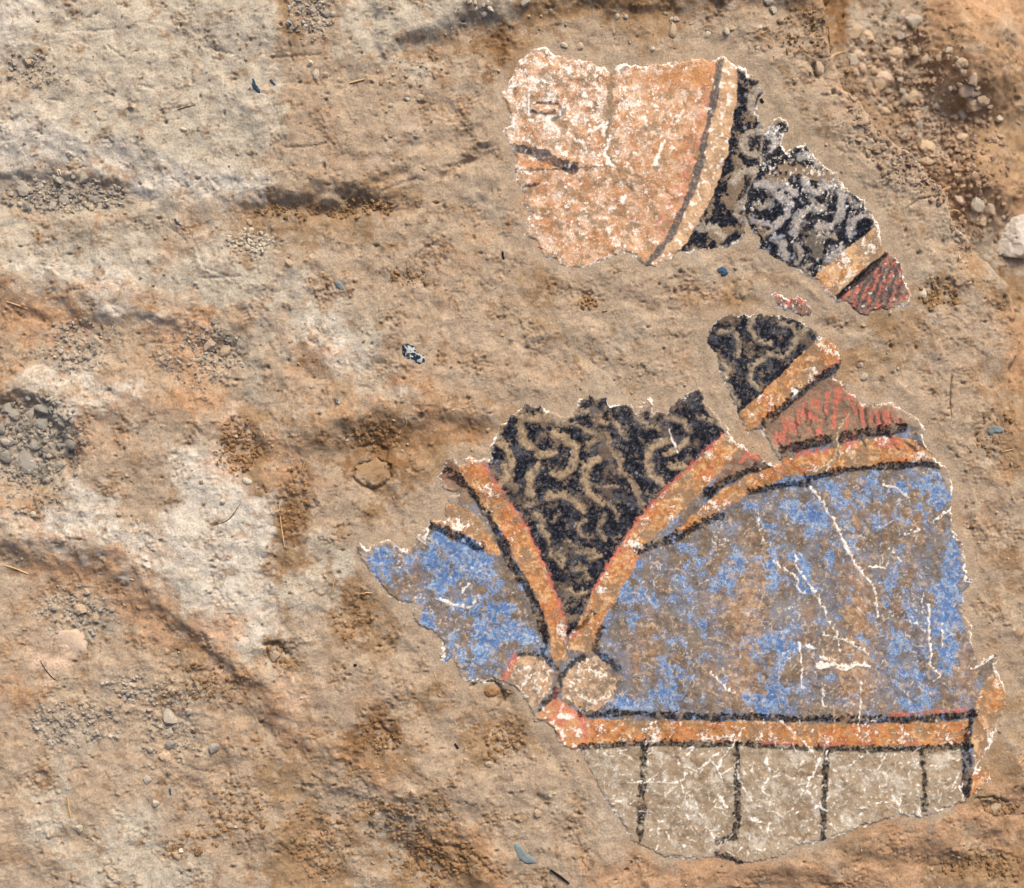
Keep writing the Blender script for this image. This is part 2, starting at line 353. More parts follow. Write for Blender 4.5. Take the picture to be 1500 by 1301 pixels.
for _ in range(150):
    x, y = rng.random() * 1600 - 50, rng.random() * 1400 - 50; L = 5 + 17 * rng.random() ** 2; a0 = rng.normal(.3 if x < 700 else -.3, .35); w = 1.2 + 1.6 * rng.random()
    ca, sa = math.cos(a0), math.sin(a0)
    def fn(a, b):
        dx, dy = GX[a, b] - x, GY[a, b] - y; s = dx * ca + dy * sa; t = -dx * sa + dy * ca + .02 * s * s / 4
        H[a, b] -= w * .8 * np.exp(-(t / w) ** 2) * sstep(L, L * .6, np.abs(s))
    stamp(x, y, L * 1.3, fn)
# drawn cracks and edges in the earth: polyline, width, depth
CRACKS = [([(517,700),(530,712),(545,716),(560,712),(572,698),(570,682),(556,674),(540,678),(524,682),(517,692)],2.2,6),([(540,715),(548,720)],5,9),
    ([(530,655),(548,650),(566,660),(564,674)],3,5),([(388,945),(405,943),(418,958)],3,6),([(388,945),(393,962),(402,972)],2,4),([(310,770),(338,760),(352,735)],1.8,2.5),
    ([(398,88),(440,86),(470,84)],1.4,2),([(418,220),(455,218),(480,213)],1.6,2),([(1330,305),(1345,292),(1375,288)],1.6,4),([(1395,548),(1391,575),(1394,612)],1.4,2.5),
    ([(1268,195),(1285,208)],2,4),([(650,245),(690,236),(730,218)],3,3),([(560,282),(590,268),(610,262)],3,3),([(425,20),(424,60),(430,95)],2,3),([(400,150),(412,185),(420,218)],1.6,1.4),
    ([(280,345),(292,372),(298,392),(330,404)],1.6,1.5),([(298,408),(350,405)],2,2),([(1430,1170),(1455,1168),(1478,1178)],1.8,5),([(690,1005),(700,995),(725,1000)],2,5),([(728,1000),(735,1012),(738,1028)],3,8),
    ([(860,235),(900,241)],1,1.5),([(1060,455),(1072,438),(1078,410)],1.5,2),([(1192,95),(1198,112)],3.5,9),([(640,1240),(690,1250),(720,1280)],3,4),([(555,1060),(575,1085)],2.5,5),
    ([(160,70),(185,88)],1.8,2.5),([(85,50),(160,46)],1.4,1.3),([(260,160),(285,154)],1.6,2.5),([(300,70),(345,82)],1.4,2),([(150,18),(130,30)],1.2,2),([(205,128),(228,132)],1.6,2.5),([(280,105),(280,122)],2.2,2.5)]
for pl, w, d in CRACKS:
    xs = [p[0] for p in pl]; ys = [p[1] for p in pl]; mg = w * 4 + 8
    i0, i1 = np.searchsorted(gx, [min(xs) - mg, max(xs) + mg]); j0, j1 = np.searchsorted(gy, [min(ys) - mg, max(ys) + mg])
    a, b = slice(j0, j1), slice(i0, i1)
    dd, _t = seg_dist(pl, GX[a, b] + f9[a, b] * 2.5, GY[a, b] + f4[a, b] * 2)
    H[a, b] -= d * np.exp(-(dd / w) ** 2)
H = H - sstep(4, 10, fsd) * 4.0 - sstep(10, 30, fsd) * 5.0

# earth colours: brown in rough spots and hollows, pale along lips, rusty on slopes
BRN, RST, CRU, GRY = lin((140, 107, 74)), lin((188, 150, 116)), lin((226, 217, 204)), lin((188, 175, 158))
greyzone = np.zeros(GX.shape, np.float32)
for x, y, rx, ry in [(95,285,110,36),(50,645,100,85),(110,510,70,55),(300,520,75,65),(110,900,70,45),(110,1060,100,40),(240,1060,80,70),(1330,140,110,170),(1420,320,90,90),(190,1010,70,30),(455,15,30,30),(120,1220,90,40)]:
    q = ((GX - x) / rx) ** 2 + ((GY - y) / ry) ** 2
    greyzone = np.maximum(greyzone, sstep(1.5, .4, q))
t = np.clip(rough * (.5 + .7 * f9 + .4 * brk), 0, 1) * .72
GC = mix(GC, np.where(greyzone[..., None] > .5, GRY * .82, BRN), t * (1 - .45 * greyzone))
GC = mix(GC, RST, sstep(.3, .9, fbm(GX, GY, 110, 5, 61, .6)) * .4 * sstep(200, 420, GY + GX * .3))
GC = mix(GC, GRY, sstep(.25, .8, fbm(GX, GY, 90, 4, 62)) * .45)
def soft_stroke(pl, w, colr, k, seed=0):
    global GC
    xs = [p[0] for p in pl]; ys = [p[1] for p in pl]; mg = w * 2.2 + 20
    i0, i1 = np.searchsorted(gx, [min(xs) - mg, max(xs) + mg]); j0, j1 = np.searchsorted(gy, [min(ys) - mg, max(ys) + mg])
    a, b = slice(j0, j1), slice(i0, i1)
    dd, _t = seg_dist(pl, GX[a, b] + f60[a, b] * 16 + f22[a, b] * 12 + wbx[a, b], GY[a, b] + f22[a, b] * 12 + f60[a, b] * 8 + wby[a, b])
    m = sstep(w, w * .25, dd * (1 + .45 * f9[a, b] + .5 * brk[a, b])) * np.clip(.8 + .7 * brk[a, b] + .4 * f9[a, b], .2, 1.15) * k
    GC[a, b] = mix(GC[a, b], colr, m * (1 - near[a, b]))
soft_stroke([(0,200),(50,205),(110,212),(170,212),(230,245),(300,265),(380,272)], 30, CRU, 0.60)
soft_stroke([(10,165),(60,180)], 26, CRU, 0.40); soft_stroke([(230,278),(330,296)], 22, CRU, 0.36)
soft_stroke([(30,395),(110,398),(190,404)], 20, CRU, 0.56); soft_stroke([(440,470),(490,520)], 26, CRU, 0.56)
soft_stroke([(40,548),(90,550),(130,556)], 18, CRU, 0.60); soft_stroke([(20,765),(90,780),(170,778),(230,845),(280,880)], 34, CRU, 0.60)
soft_stroke([(300,680),(350,740),(380,800),(330,860)], 46, CRU, 0.36); soft_stroke([(300,945),(350,985)], 18, CRU, 0.40)
soft_stroke([(60,790),(150,806),(205,838),(250,898),(330,965),(400,1025),(480,1085)], 26, RST, 0.54)
soft_stroke([(70,240),(130,248),(190,246)], 12, RST, 0.50); soft_stroke([(60,425),(190,425),(290,455)], 26, RST, 0.47)
soft_stroke([(390,460),(440,510),(480,560)], 24, RST, 0.43); soft_stroke([(480,615),(560,592),(640,600),(720,620)], 30, RST, 0.54)
soft_stroke([(620,555),(680,580),(720,560)], 34, RST, 0.36); soft_stroke([(30,455),(150,465)], 20, RST, 0.40); soft_stroke([(90,575),(200,590),(300,596)], 22, RST, 0.36)
soft_stroke([(330,620),(370,640),(410,655)], 16, RST, 0.43); soft_stroke([(640,60),(600,78),(690,70),(750,60)], 26, BRN, .65); soft_stroke([(735,40),(735,80),(728,115)], 20, BRN, .75)
soft_stroke([(770,15),(900,10),(1040,8),(1180,12)], 16, BRN, .6); soft_stroke([(1205,0),(1215,70),(1236,135)], 16, RST, 0.43)
soft_stroke([(1130,480),(1240,470),(1330,470),(1380,480)], 16, BRN, .4); soft_stroke([(1080,400),(1150,410),(1180,425)], 12, BRN, .5)
soft_stroke([(1000,1290),(1150,1285),(1300,1255),(1420,1225),(1500,1200)], 26, RST, 0.43); soft_stroke([(1480,560),(1492,610),(1500,650)], 22, RST, 0.43)
soft_stroke([(560,90),(640,70)], 18, RST, 0.36); soft_stroke([(480,1085),(600,1180),(690,1240)], 30, RST, 0.29); soft_stroke([(700,1000),(760,1050),(800,1080)], 22, BRN, .3)
soft_stroke([(470,655),(560,640),(640,640),(700,645)], 36, BRN, .65); soft_stroke([(690,30),(740,60),(735,110)], 26, BRN, .6); soft_stroke([(330,640),(355,670)], 34, BRN, .6); soft_stroke([(430,700),(420,770),(395,840)], 24, BRN, .6)
soft_stroke([(620,1240),(700,1290)], 50, BRN, .5); soft_stroke([(490,860),(520,900),(500,940)], 26, BRN, .45); soft_stroke([(1420,1275),(1500,1255)], 26, BRN, .6); soft_stroke([(420,30),(440,60),(425,90)], 12, BRN, .5); soft_stroke([(430,90),(480,80),(500,95)], 16, RST, 0.29)
soft_stroke([(1400,10),(1470,60),(1520,120),(1510,240)], 85, lin((170,142,112)), .9); soft_stroke([(1440,230),(1500,260)], 44, lin((178,146,114)), .6)
soft_stroke([(1300,60),(1330,130),(1400,220),(1470,310)], 46, lin((150,128,108)), .6)
GC = mix(GC, lin((150, 116, 82)), sstep(.38, .85, fbm(GX, GY, 28, 5, 161, .68)) * .55 * (1 - near))
GC = mix(GC, lin((206, 190, 168)), sstep(.4, .9, fbm(GX, GY, 33, 5, 162, .68)) * .4 * (1 - near))
GC = GC * (1 + .10 * f22 + .12 * f9 + .09 * f4)[..., None]
spk = perlin(GX / 2.9, GY / 2.9, 66)
GC = GC * (1 - .2 * sstep(.42, .8, spk) + .16 * sstep(.4, .8, -spk))[..., None]
spk2 = perlin(GX / 5.1, GY / 4.2, 67) + .4 * f22
GC = mix(GC, lin((92, 66, 44)), sstep(.78, 1.0, spk2) * .8 * (1 - near))
GC = np.clip(GC * (1 + .055 * rng.normal(size=GX.shape))[..., None], .01, .85).astype(np.float32)
HG = H.copy()
nx, ny = len(gx), len(gy)
V = np.stack([wx_(GX), wy_(GY), H / 1000.0], -1).reshape(-1, 3)
idx = np.arange(nx * ny).reshape(ny, nx)
F = np.stack([idx[1:, :-1], idx[1:, 1:], idx[:-1, 1:], idx[:-1, :-1]], -1).reshape(-1, 4)
deep = (fsd[1:, :-1] > 14) & (fsd[:-1, 1:] > 14)            # nothing to see right under the plaster sheets
F = F[~deep.ravel()]
ground = link('ground', np_mesh('ground', V, F, GC.reshape(-1, 3)), MAT_SOIL)
tag(ground, 'bare excavated tan and rusty brown earth with ledges and hollows', 'ground', kind='structure')
def gh(px, py):
    i = int(np.clip(np.searchsorted(gx, px), 0, nx - 1)); j = int(np.clip(np.searchsorted(gy, py), 0, ny - 1))
    return float(HG[j, i])
def unproj(px, py):
    """pixel -> ground point under it (the deep part lies farther along the ray)"""
    x, y = px, py
    for _ in range(3):
        s = (CAM_H * 1000 - gh(x, y)) / (CAM_H * 1000); x = 750 + (px - 750) * s; y = 650.5 + (py - 650.5) * s
    return x, y

# ------------------------------------------------------------------ painted plaster
class Plaster:
    def __init__(s, outline, rag=3.0, seed=0):
        xs = [p[0] for p in outline]; ys = [p[1] for p in outline]
        s.x0, s.y0 = int(min(xs)) - 8, int(min(ys)) - 8
        s.w, s.h = int(max(xs)) + 9 - s.x0, int(max(ys)) + 9 - s.y0
        s.X, s.Y = np.meshgrid(np.arange(s.x0, s.x0 + s.w, dtype=np.float32), np.arange(s.y0, s.y0 + s.h, dtype=np.float32))
        X, Y = s.X, s.Y; s.seed = seed
        s.n2 = perlin(X / 2.6, Y / 2.6, seed + 1); s.n4 = fbm(X, Y, 5.5, 2, seed + 2); s.n9 = fbm(X, Y, 11, 3, seed + 3)
        s.w1 = np.random.default_rng(seed).normal(size=X.shape).astype(np.float32); s.n25 = fbm(X, Y, 26, 3, seed + 4); s.n60 = fbm(X, Y, 64, 4, seed + 5); s.m6 = fbm(X, Y, 6.5, 3, seed + 6); s.m14 = fbm(X, Y, 15, 4, seed + 7, .62)
        s.sd = sdf(outline, X + s.n9 * rag * .8, Y + s.m14 * rag) + s.n4 * 1.6
        s.C = np.zeros(X.shape + (3,), np.float32); s.Z = np.zeros(X.shape, np.float32)
        s.lab = np.zeros(X.shape, np.int32); s.names = {}; s.labels = {}
    def part(s, name, label=None):
        k = len(s.names) + 1; s.names[k] = name; s.labels[k] = label; return k
    def win(s, pts, mg):
        xs = [p[0] for p in pts]; ys = [p[1] for p in pts]
        a = slice(max(0, int(min(ys) - mg) - s.y0), max(1, min(s.h, int(max(ys) + mg) - s.y0)))
        b = slice(max(0, int(min(xs) - mg) - s.x0), max(1, min(s.w, int(max(xs) + mg) - s.x0)))
        return a, b
    def area(s, pts, fn, part=None, rag=2.2, grow=0.0):
        """fill a polygon with the colours of fn(window)"""
        a, b = s.win(pts, 8)
        m = sdf(pts, s.X[a, b] + s.n9[a, b] * rag, s.Y[a, b] + s.m14[a, b] * rag * .8) + s.n4[a, b] * rag * .5 + grow
        c = sstep(-.9, .9, m)
        s.C[a, b] = mix(s.C[a, b], fn(a, b), c)
        if part: s.lab[a, b] = np.where(m > 0, part, s.lab[a, b])
        return a, b, m
    def stroke(s, pts, w, colr, k=1.0, worn=.5, part=None, rag=1.6, taper=None, relief=0.0, soft=.9, grain=0.0):
        """a brush stroke, worn through where the noise says so"""
        a, b = s.win(pts, w + 8)
        d, t = seg_dist(pts, s.X[a, b] + s.n9[a, b] * rag, s.Y[a, b] + s.n4[a, b] * rag)
        ww = w * .5 * (1 + .5 * s.n25[a, b] + .25 * s.n60[a, b])
        if taper is not None: ww = ww * (taper[0] + (taper[1] - taper[0]) * t)
        m = ww - d + s.n4[a, b] * rag * .6
        c = sstep(-soft, soft, m) * k
        if worn: c = c * np.clip(1.05 - sstep(.62 - worn, 1.25 - worn, s.m6[a, b] * .55 + s.m14[a, b] * .55 + s.n2[a, b] * .4 + s.n25[a, b] * .45), .08, 1)
        if grain: c = c * (1 - grain + grain * sstep(-.45, .15, s.n2[a, b] * .8 + s.n4[a, b] * .6 + s.w1[a, b] * .25))
        s.C[a, b] = mix(s.C[a, b], np.asarray(colr, np.float32) * (1 + .16 * s.n2[a, b] + .14 * s.m6[a, b])[..., None], c)
        if part: s.lab[a, b] = np.where(m > 0, part, s.lab[a, b])
        if relief: s.Z[a, b] += relief * c
        return a, b, m
    def build(s, name, label, cat, thick=9.0):
        X, Y = s.X, s.Y
        inside = s.sd > 0
        q = inside[:-1, :-1] & inside[1:, :-1] & inside[:-1, 1:] & inside[1:, 1:]
        # keep the largest sheet: drop specks cut off by the ragged outline
        vis = np.zeros_like(q); lbl = q & (s.sd[:-1, :-1] > 4.0); grow = lbl
        for _ in range(7):
            g = grow.copy(); g[1:] |= grow[:-1]; g[:-1] |= grow[1:]; g[:, 1:] |= grow[:, :-1]; g[:, :-1] |= grow[:, 1:]
            grow = g & q
        q = grow
        mac2 = macro(X, Y) * .25 + gentle(X, Y)
        edge = sstep(0, 5, s.sd)
        Z = mac2 + s.Z + 2.5 * edge + s.n60 * .6 + (fbm(X, Y, 110, 3, s.seed + 95) * 3.4 + s.n25 * .9) * sstep(2, 34, s.sd) + s.m14 * .5 + s.n4 * .22 + s.n2 * .12 - .6
        root = empty(name, (0, 0, 0)); tag(root, label, cat)
        cx, cy = float(X[inside].mean()), float(Y[inside].mean())
        root.location = (wx_(cx), wy_(cy), float(Z[inside].mean() - thick) / 1000)
        VX = np.stack([wx_(X) - root.location.x, wy_(Y) - root.location.y, Z / 1000 - root.location.z], -1).reshape(-1, 3).astype(np.float32)
        Cf = np.clip(s.C * (1 + .075 * s.w1 + .06 * s.n2)[..., None] + (s.w1 > 2.3)[..., None] * .12, .008, .9).reshape(-1, 3)
        idx = np.arange(s.w * s.h).reshape(s.h, s.w)
        Q = np.stack([idx[1:, :-1], idx[1:, 1:], idx[:-1, 1:], idx[:-1, :-1]], -1)
        ql = s.lab[:-1, :-1]
        for k, nm in s.names.items():
            f = Q[q & (ql == k)]
            if len(f) < 12: continue
            u, inv = np.unique(f, return_inverse=True)
            o = link(nm, np_mesh(nm, VX[u], inv.reshape(f.shape), Cf[u]), MAT_PAINT, root)
            if s.labels[k]: o['label'] = s.labels[k]
        # broken rim of the plaster layer
        qp = np.pad(q, 1); E = []
        for dj, di, va, vb in ((-1, 0, (0, 0), (0, 1)), (1, 0, (1, 1), (1, 0)), (0, -1, (1, 0), (0, 0)), (0, 1, (0, 1), (1, 1))):
            nb = qp[1 + dj:1 + dj + q.shape[0], 1 + di:1 + di + q.shape[1]]
            jj, ii = np.nonzero(q & ~nb)
            E.append(np.stack([idx[jj + va[0], ii + va[1]], idx[jj + vb[0], ii + vb[1]]], -1))
        E = np.concatenate(E); u, inv = np.unique(E, return_inverse=True); inv = inv.reshape(E.shape); n = len(u)
        top = VX[u]; bot = top.copy(); bot[:, 2] -= thick / 1000
        f = np.stack([inv[:, 0], inv[:, 1], inv[:, 1] + n, inv[:, 0] + n], -1)
        rimc = np.tile(lin((214, 200, 182)), (2 * n, 1)) * (.85 + .25 * rng.random((2 * n, 1)))
        rimc[n:] = lin((170, 146, 118))
        o = link('broken_edge', np_mesh('broken_edge', np.concatenate([top, bot]), f, rimc, False), MAT_PAINT, root)
        o['label'] = 'pale broken rim of the plaster layer'
        return root

c_dust, c_dust2, c_white = lin((152, 132, 110)), lin((128, 108, 88)), lin((250, 244, 236)) * 1.2
c_navy, c_navy2 = lin((20, 23, 33)), lin((56, 59, 70)); c_tan, c_tan2 = lin((176, 148, 118)), lin((206, 182, 152))
c_or, c_or2, c_or3 = lin((206, 148, 94)), lin((168, 104, 58)), lin((232, 196, 156)); c_red, c_red2 = lin((210, 122, 104)), lin((176, 92, 74))
c_blue, c_blue2, c_vio = lin((96, 130, 184)), lin((164, 190, 222)), lin((144, 142, 150))
def dust(p, k=1.0, t0=.25, seed=0, colr=None):
    n = p.m14 * .75 + p.n60 * .45 + p.n2 * .22 + fbm(p.X, p.Y, 38, 3, p.seed + 71 + seed) * .35
    m = sstep(t0, t0 + .4, n) * k
    c = mix(np.broadcast_to(c_dust, p.C.shape), c_dust2, np.clip(.5 + p.n9 * .8, 0, 1)) if colr is None else np.broadcast_to(colr, p.C.shape)
    p.C = mix(p.C, c, m); p.Z += m * .35
def chips(p, t0, k=.9, wide=0.0, region=None, seed=0):
    """little places where the paint is off and white ground shows"""
    n = p.n4 * .7 + perlin(p.X / 3.4, p.Y / 3.4, p.seed + 81 + seed) * .5 + p.n25 * .5 + p.w1 * .17 + wide
    m = sstep(t0, t0 + .35, n) * k
    if region is not None: m = m * region
    p.C = mix(p.C, c_white * .95, m)
def flecks(p, n, pts, seed, L=(4, 18), w=(1.0, 2.4), colr=None, k=.8):
    r = random.Random(seed); xs = [q[0] for q in pts]; ys = [q[1] for q in pts]
    P = np.array(pts, np.float32)
    for _ in range(n):
        for _t in range(20):
            x, y = r.uniform(min(xs), max(xs)), r.uniform(min(ys), max(ys))
            if sdf(pts, np.array([[x]], np.float32), np.array([[y]], np.float32))[0, 0] > 0: break
        a = r.uniform(0, 6.28); ln = r.uniform(*L) * r.random() ** .6; pl = [(x, y)]
        for _s in range(3):
            a += r.gauss(0, .38); x += math.cos(a) * ln / 3; y += math.sin(a) * ln / 3; pl.append((x, y))
        p.stroke(pl, r.uniform(*w), c_white if colr is None else colr, k=r.uniform(.35, k), worn=.45, rag=1.6, relief=.25, soft=.8, grain=.3)
def rim_white(p, width=3.2, k=.85, t=.0, seam=False):
    m = sstep(width, width * .3, p.sd + p.n9 * 2.4 + p.m14 * 2.2) * sstep(t - .2, t + .3, p.n25 + p.n9 * .5 + p.w1 * .12 + .15) * k
    if seam: m = m * (.25 + .75 * sstep(4, 14, seg_dist(SEAM, p.X, p.Y)[0]))
    p.C = mix(p.C, c_white, m)
def soil_lap(p, width=16, k=.9, bias=.0, seam=False):
    """earth still lying over the margin of the plaster"""
    n = fbm(p.X, p.Y, 55, 4, p.seed + 91, .6)
    e = p.sd - width * np.clip(.35 + n * 1.3 + bias, 0, 1.4) + p.m6 * 3.5 + p.n2 * 1.5
    m = sstep(3.5, -3.5, e) * k
    if seam: m = m * sstep(6, 16, seg_dist(SEAM, p.X, p.Y)[0])
    g = soil_colour(p.X, p.Y) * (.94 + .16 * p.n4 + .12 * p.n2 + .1 * p.n9)[..., None]
    p.C = mix(p.C, g, m); p.Z += m * .5
def navy_fn(p):
    def fn(a, b):
        c = mix(np.broadcast_to(c_navy, p.C[a, b].shape), c_navy2, np.clip(.35 + p.m6[a, b] * .9 + p.n2[a, b] * .5, 0, 1))
        c = mix(c, lin((126, 122, 122)), sstep(.2, .8, p.n4[a, b] * .6 + p.m14[a, b] * .7 + p.n2[a, b] * .4 + p.n60[a, b] * .3) * .5)
        return mix(c, lin((186, 190, 200)), sstep(.62, .95, p.n2[a, b] * .7 + p.m6[a, b] * .5 + p.n25[a, b] * .3) * .7)
    return fn
def orange_fn(p, pale=0.0):
    def fn(a, b):
        c = mix(np.broadcast_to(c_or, p.C[a, b].shape), c_or2, np.clip(.4 + p.n25[a, b] * .9 + p.m6[a, b] * .9 + p.n2[a, b] * .3, 0, 1))
        c = mix(c, c_or3, np.clip(sstep(-.05, .6, p.m14[a, b] * .9 + p.n4[a, b] * .5 + p.n2[a, b] * .25 + pale), 0, 1) * .8)
        c = mix(c, c_dust, sstep(-.05, .55, -p.m14[a, b] * .7 - p.n60[a, b] * .9 + p.n2[a, b] * .2 + p.w1[a, b] * .08) * .8)
        c = mix(c, lin((214, 128, 100)), sstep(.2, .7, p.n60[a, b] + p.n9[a, b] * .4) * .35)
        c = mix(c, lin((150, 92, 50)), sstep(.5, .9, p.n2[a, b] * .5 + p.w1[a, b] * .2 - p.m14[a, b] * .4) * .6)
        return mix(c, c_white, sstep(.4, .78, p.n25[a, b] * .85 + p.m6[a, b] * .4 + p.w1[a, b] * .14 + pale * .6) * .8)
    return fn
def curls(p, lst, colr, w=12.5, k=.97, worn=.45):
    for pl in lst:
        wk = w * random.uniform(.85, 1.15)
        pid = p.part('curl')
        p.stroke(pl, wk, np.asarray(colr) * random.uniform(.85, 1.1), k=k, worn=worn, part=pid, rag=3.2, taper=(1.1, .8), soft=2.2, grain=.4)
        p.stroke(pl, wk * .5, c_tan2, k=.5, worn=.75, rag=3.0, soft=1.6)

# ---- the face with the head covering
A = Plaster(OUT_FACE, 3.4, 100)
pf = A.part('face_field', 'peach and white flaking skin colour'); A.lab[:] = pf
base = mix(np.broadcast_to(lin((214, 166, 130)), A.C.shape), lin((192, 136, 96)), np.clip(.35 + A.m14 * .8 + A.n60 * .6, 0, 1))
base = mix(base, lin((226, 196, 164)), sstep(-.1, .6, A.n9 * .6 + A.m6 * .6))
A.C = base
ul = sstep(300, 60, np.hypot(A.X - 800, (A.Y - 110) * 1.2)) * .75 + sstep(120, 20, np.hypot((A.X - 860) * .6, A.Y - 360)) * .35
big = fbm(A.X, A.Y, 26, 5, 192, .68)
A.C = mix(A.C, lin((234, 204, 180)), sstep(-.1, .8, big + ul * .6 - .1 + A.n2 * .35 + A.n4 * .3) * .65)
A.C = mix(A.C, lin((178, 126, 84)), sstep(.05, .75, -big + A.m6 * .5 + A.n2 * .3 - ul * .4) * .6)
dust(A, .75, .30); chips(A, .62, .85, wide=ul * .6 - .12); chips(A, .7, .6, wide=ul * .3, seed=9)
A.C = mix(A.C, c_white, sstep(.15, .75, fbm(A.X, A.Y, 18, 5, 193, .7) + A.n2 * .25 + A.w1 * .14 + ul * .75 - .45) * .85)
A.C = mix(A.C, lin((160, 136, 110)), sstep(.25, .6, fbm(A.X, A.Y, 24, 5, 190, .7) + A.n2 * .25 + A.n4 * .2 + .06) * .8)
A.C = mix(A.C, lin((222, 132, 112)), sstep(26, 2, seg_dist(Z1([(1180,200),(1150,400),(1100,600),(1030,830),(920,1040)]), A.X, A.Y)[0]) * sstep(-.2, .5, A.n9) * .55)
A.C = mix(A.C, lin((216, 150, 90)), sstep(40, 5, np.abs(A.Y - 110) + .2 * np.abs(A.X - 1030)) * .5)
pb = A.part('headscarf_band', 'pale orange painted strip beside the dark contour')
bandA = Z1([(1210,140),(1260,140),(1300,190),(1298,330),(1255,620),(1180,830),(1075,1045),(1000,1130),(900,1215),(840,1215),(985,1040),(1065,870),(1125,680),(1165,500),(1195,330)])
def fnb(a, b):
    c = mix(np.broadcast_to(lin((220, 184, 148)), A.C[a, b].shape), lin((194, 160, 128)), np.clip(.4 + A.m14[a, b], 0, 1))
    return mix(c, c_white, sstep(.3, .6, A.n9[a, b] + A.n4[a, b] * .6) * .7)
A.area(bandA, fnb, pb)
ph = A.part('hair_field', 'blue black painted hair')
hairA = Z1([(1298,190),(1300,330),(1250,640),(1175,850),(1060,1060),(990,1150),(1010,1220),(1400,1150),(1600,900),(1700,100),(1400,60),(1330,150)])
A.area(hairA, navy_fn(A), ph)
A.C = mix(A.C, c_dust * 1.0, (A.lab == ph) * sstep(.1, .75, A.m14 + A.n25 * .5 + A.n2 * .4 + A.n4 * .3) * .75)
for pl in [[(430,560),(440,620),(410,680),(400,740)], [(400,860),(330,880)], [(440,1040)]]: 
    if len(pl) > 1: A.stroke(Z2(pl), 17, c_dust, k=.8, worn=.3, rag=3)
curls(A, [Z2(q) for q in [[(545,400),(480,420),(455,470),(480,510),(525,520)],[(530,215),(492,260),(500,310),(522,335)],[(505,590),(450,590),(420,640)],
     [(262,850),(330,845),(372,890)],[(465,730),(425,780),(445,812)]]], lin((176, 168, 158)))
ink = lin((44, 50, 64))
def mark(p, pl, w, name, taper=None, colr=ink, k=.9, worn=.45):
    p.stroke(pl, w, colr, k=k, worn=worn, part=p.part(name), taper=taper, grain=.35, soft=1.2)
mark(A, Z1([(1218,143),(1200,260),(1185,360),(1150,500),(1112,680),(1085,780),(1045,880),(970,1040),(900,1130),(838,1205)]), 10.5, 'headscarf_contour', colr=lin((88, 92, 96)), worn=.35, k=.95)
mark(A, Z1([(180,602),(260,622),(340,650),(420,688),(480,705)]), 17, 'eyebrow', (.85, 1.0), worn=.3); mark(A, Z1([(440,705),(520,702),(600,698)]), 6, 'eyebrow_tail', (1, .3), k=.7)
mark(A, Z1([(180,710),(300,712),(440,712)]), 3.4, 'lid_line', worn=.5); mark(A, Z1([(232,797),(270,795),(300,786)]), 6, 'eye_mark', worn=.5)
mark(A, Z1([(290,380),(350,380),(402,384)]), 4.2, 'upper_mark', worn=.5); mark(A, Z1([(258,418),(300,430),(345,434),(380,425)]), 7, 'upper_mark', (.6, 1), colr=lin((34, 50, 66)), worn=.15)
mark(A, Z1([(412,400),(432,415),(420,440),(378,465)]), 6.5, 'upper_mark', colr=lin((110, 120, 124)), worn=.5)
A.C = mix(A.C, lin((214, 150, 100)), sstep(7, 3, seg_dist(Z1([(200,685),(360,692)]), A.X, A.Y)[0]) * .6)
A.stroke(Z1([(668,180),(672,260),(662,380),(655,480),(640,560),(655,640),(690,690),(770,740),(880,780),(1010,880)]), 7.5, c_dust, k=.9, worn=.3, rag=4, taper=(1.2, .1), relief=-.7)
A.stroke(Z1([(690,690),(720,760),(780,830)]), 4, c_dust, k=.8, rag=3, relief=-.6); A.stroke(Z1([(480,940),(600,930),(650,880)]), 6, c_dust, k=.7, rag=4)
A.stroke(Z1([(255,320),(257,440)]), 2.2, c_white, k=.9, worn=.2)
for pl in [[(930,580),(900,640),(895,690)],[(1020,420),(1000,470)],[(655,560),(640,640),(668,690)],[(740,850),(730,880)],[(560,520),(640,480)],[(640,500),(628,545)]]: A.stroke(Z1(pl), 4.4, c_white, k=.9, worn=.35, rag=3)
flecks(A, 70, OUT_FACE[:15] + OUT_FACE[-30:], 5, L=(3, 9), w=(1.2, 3.0))
soil_lap(A, 8, .9, -.28, True); rim_white(A, 5.5, .9, .12, True)

# ---- curled hair with the collar corner
B = Plaster(OUT_HAIR, 3.0, 200)
ph = B.part('hair_field', 'blue black painted hair'); B.lab[:] = ph
full = (slice(0, B.h), slice(0, B.w)); B.C = navy_fn(B)(*full)
curls(B, [Z2(q) for q in [[(930,700),(960,740),(990,740)],[(700,930),(720,980),(700,1010)],[(800,900),(850,880),(880,900)],[(570,740),(540,760),(520,740)],[(640,440),(610,470)],[(760,720),(790,740)],[(560,880),(590,860)],[(760,1010),(730,1030)]]], lin((150, 146, 142)), w=9)
curls(B, [Z2(q) for q in [[(615,700),(660,735),(655,795),(605,840),(540,825),(490,812)],[(735,620),(745,670),(800,690),(832,640)],[(835,650),(880,640),(905,700),(900,790),(860,838),(800,842)],
     [(690,870),(700,800),(750,762),(822,758)],[(945,880),(950,825),(1000,790),(1045,800)],[(600,895),(642,920),(652,985)],[(845,990),(890,962),(905,930)],[(715,530),(765,515),(795,560)],
     [(590,660),(560,640),(520,655)],[(690,690),(640,650),(610,650)],[(590,400),(600,450),(585,500)]]], lin((178, 178, 182)))
B.stroke(Z2([(650,575),(720,585),(800,612),(840,610)]), 15, c_dust, k=.95, worn=.1, rag=5, relief=-.8); B.stroke(Z2([(770,900),(790,960)]), 22, lin((140, 130, 118)), k=.6, worn=.35, rag=6)
B.stroke(Z2([(560,620),(640,625),(690,590)]), 9, c_dust, k=.75, rag=5); B.stroke(Z2([(480,790),(540,850),(560,900)]), 7, c_dust, k=.8, rag=4)
chips(B, .66, .85, wide=.35 * sstep(90, 10, seg_dist(Z2([(600,370),(590,480),(720,520),(850,600)]), B.X, B.Y)[0]) - .02)
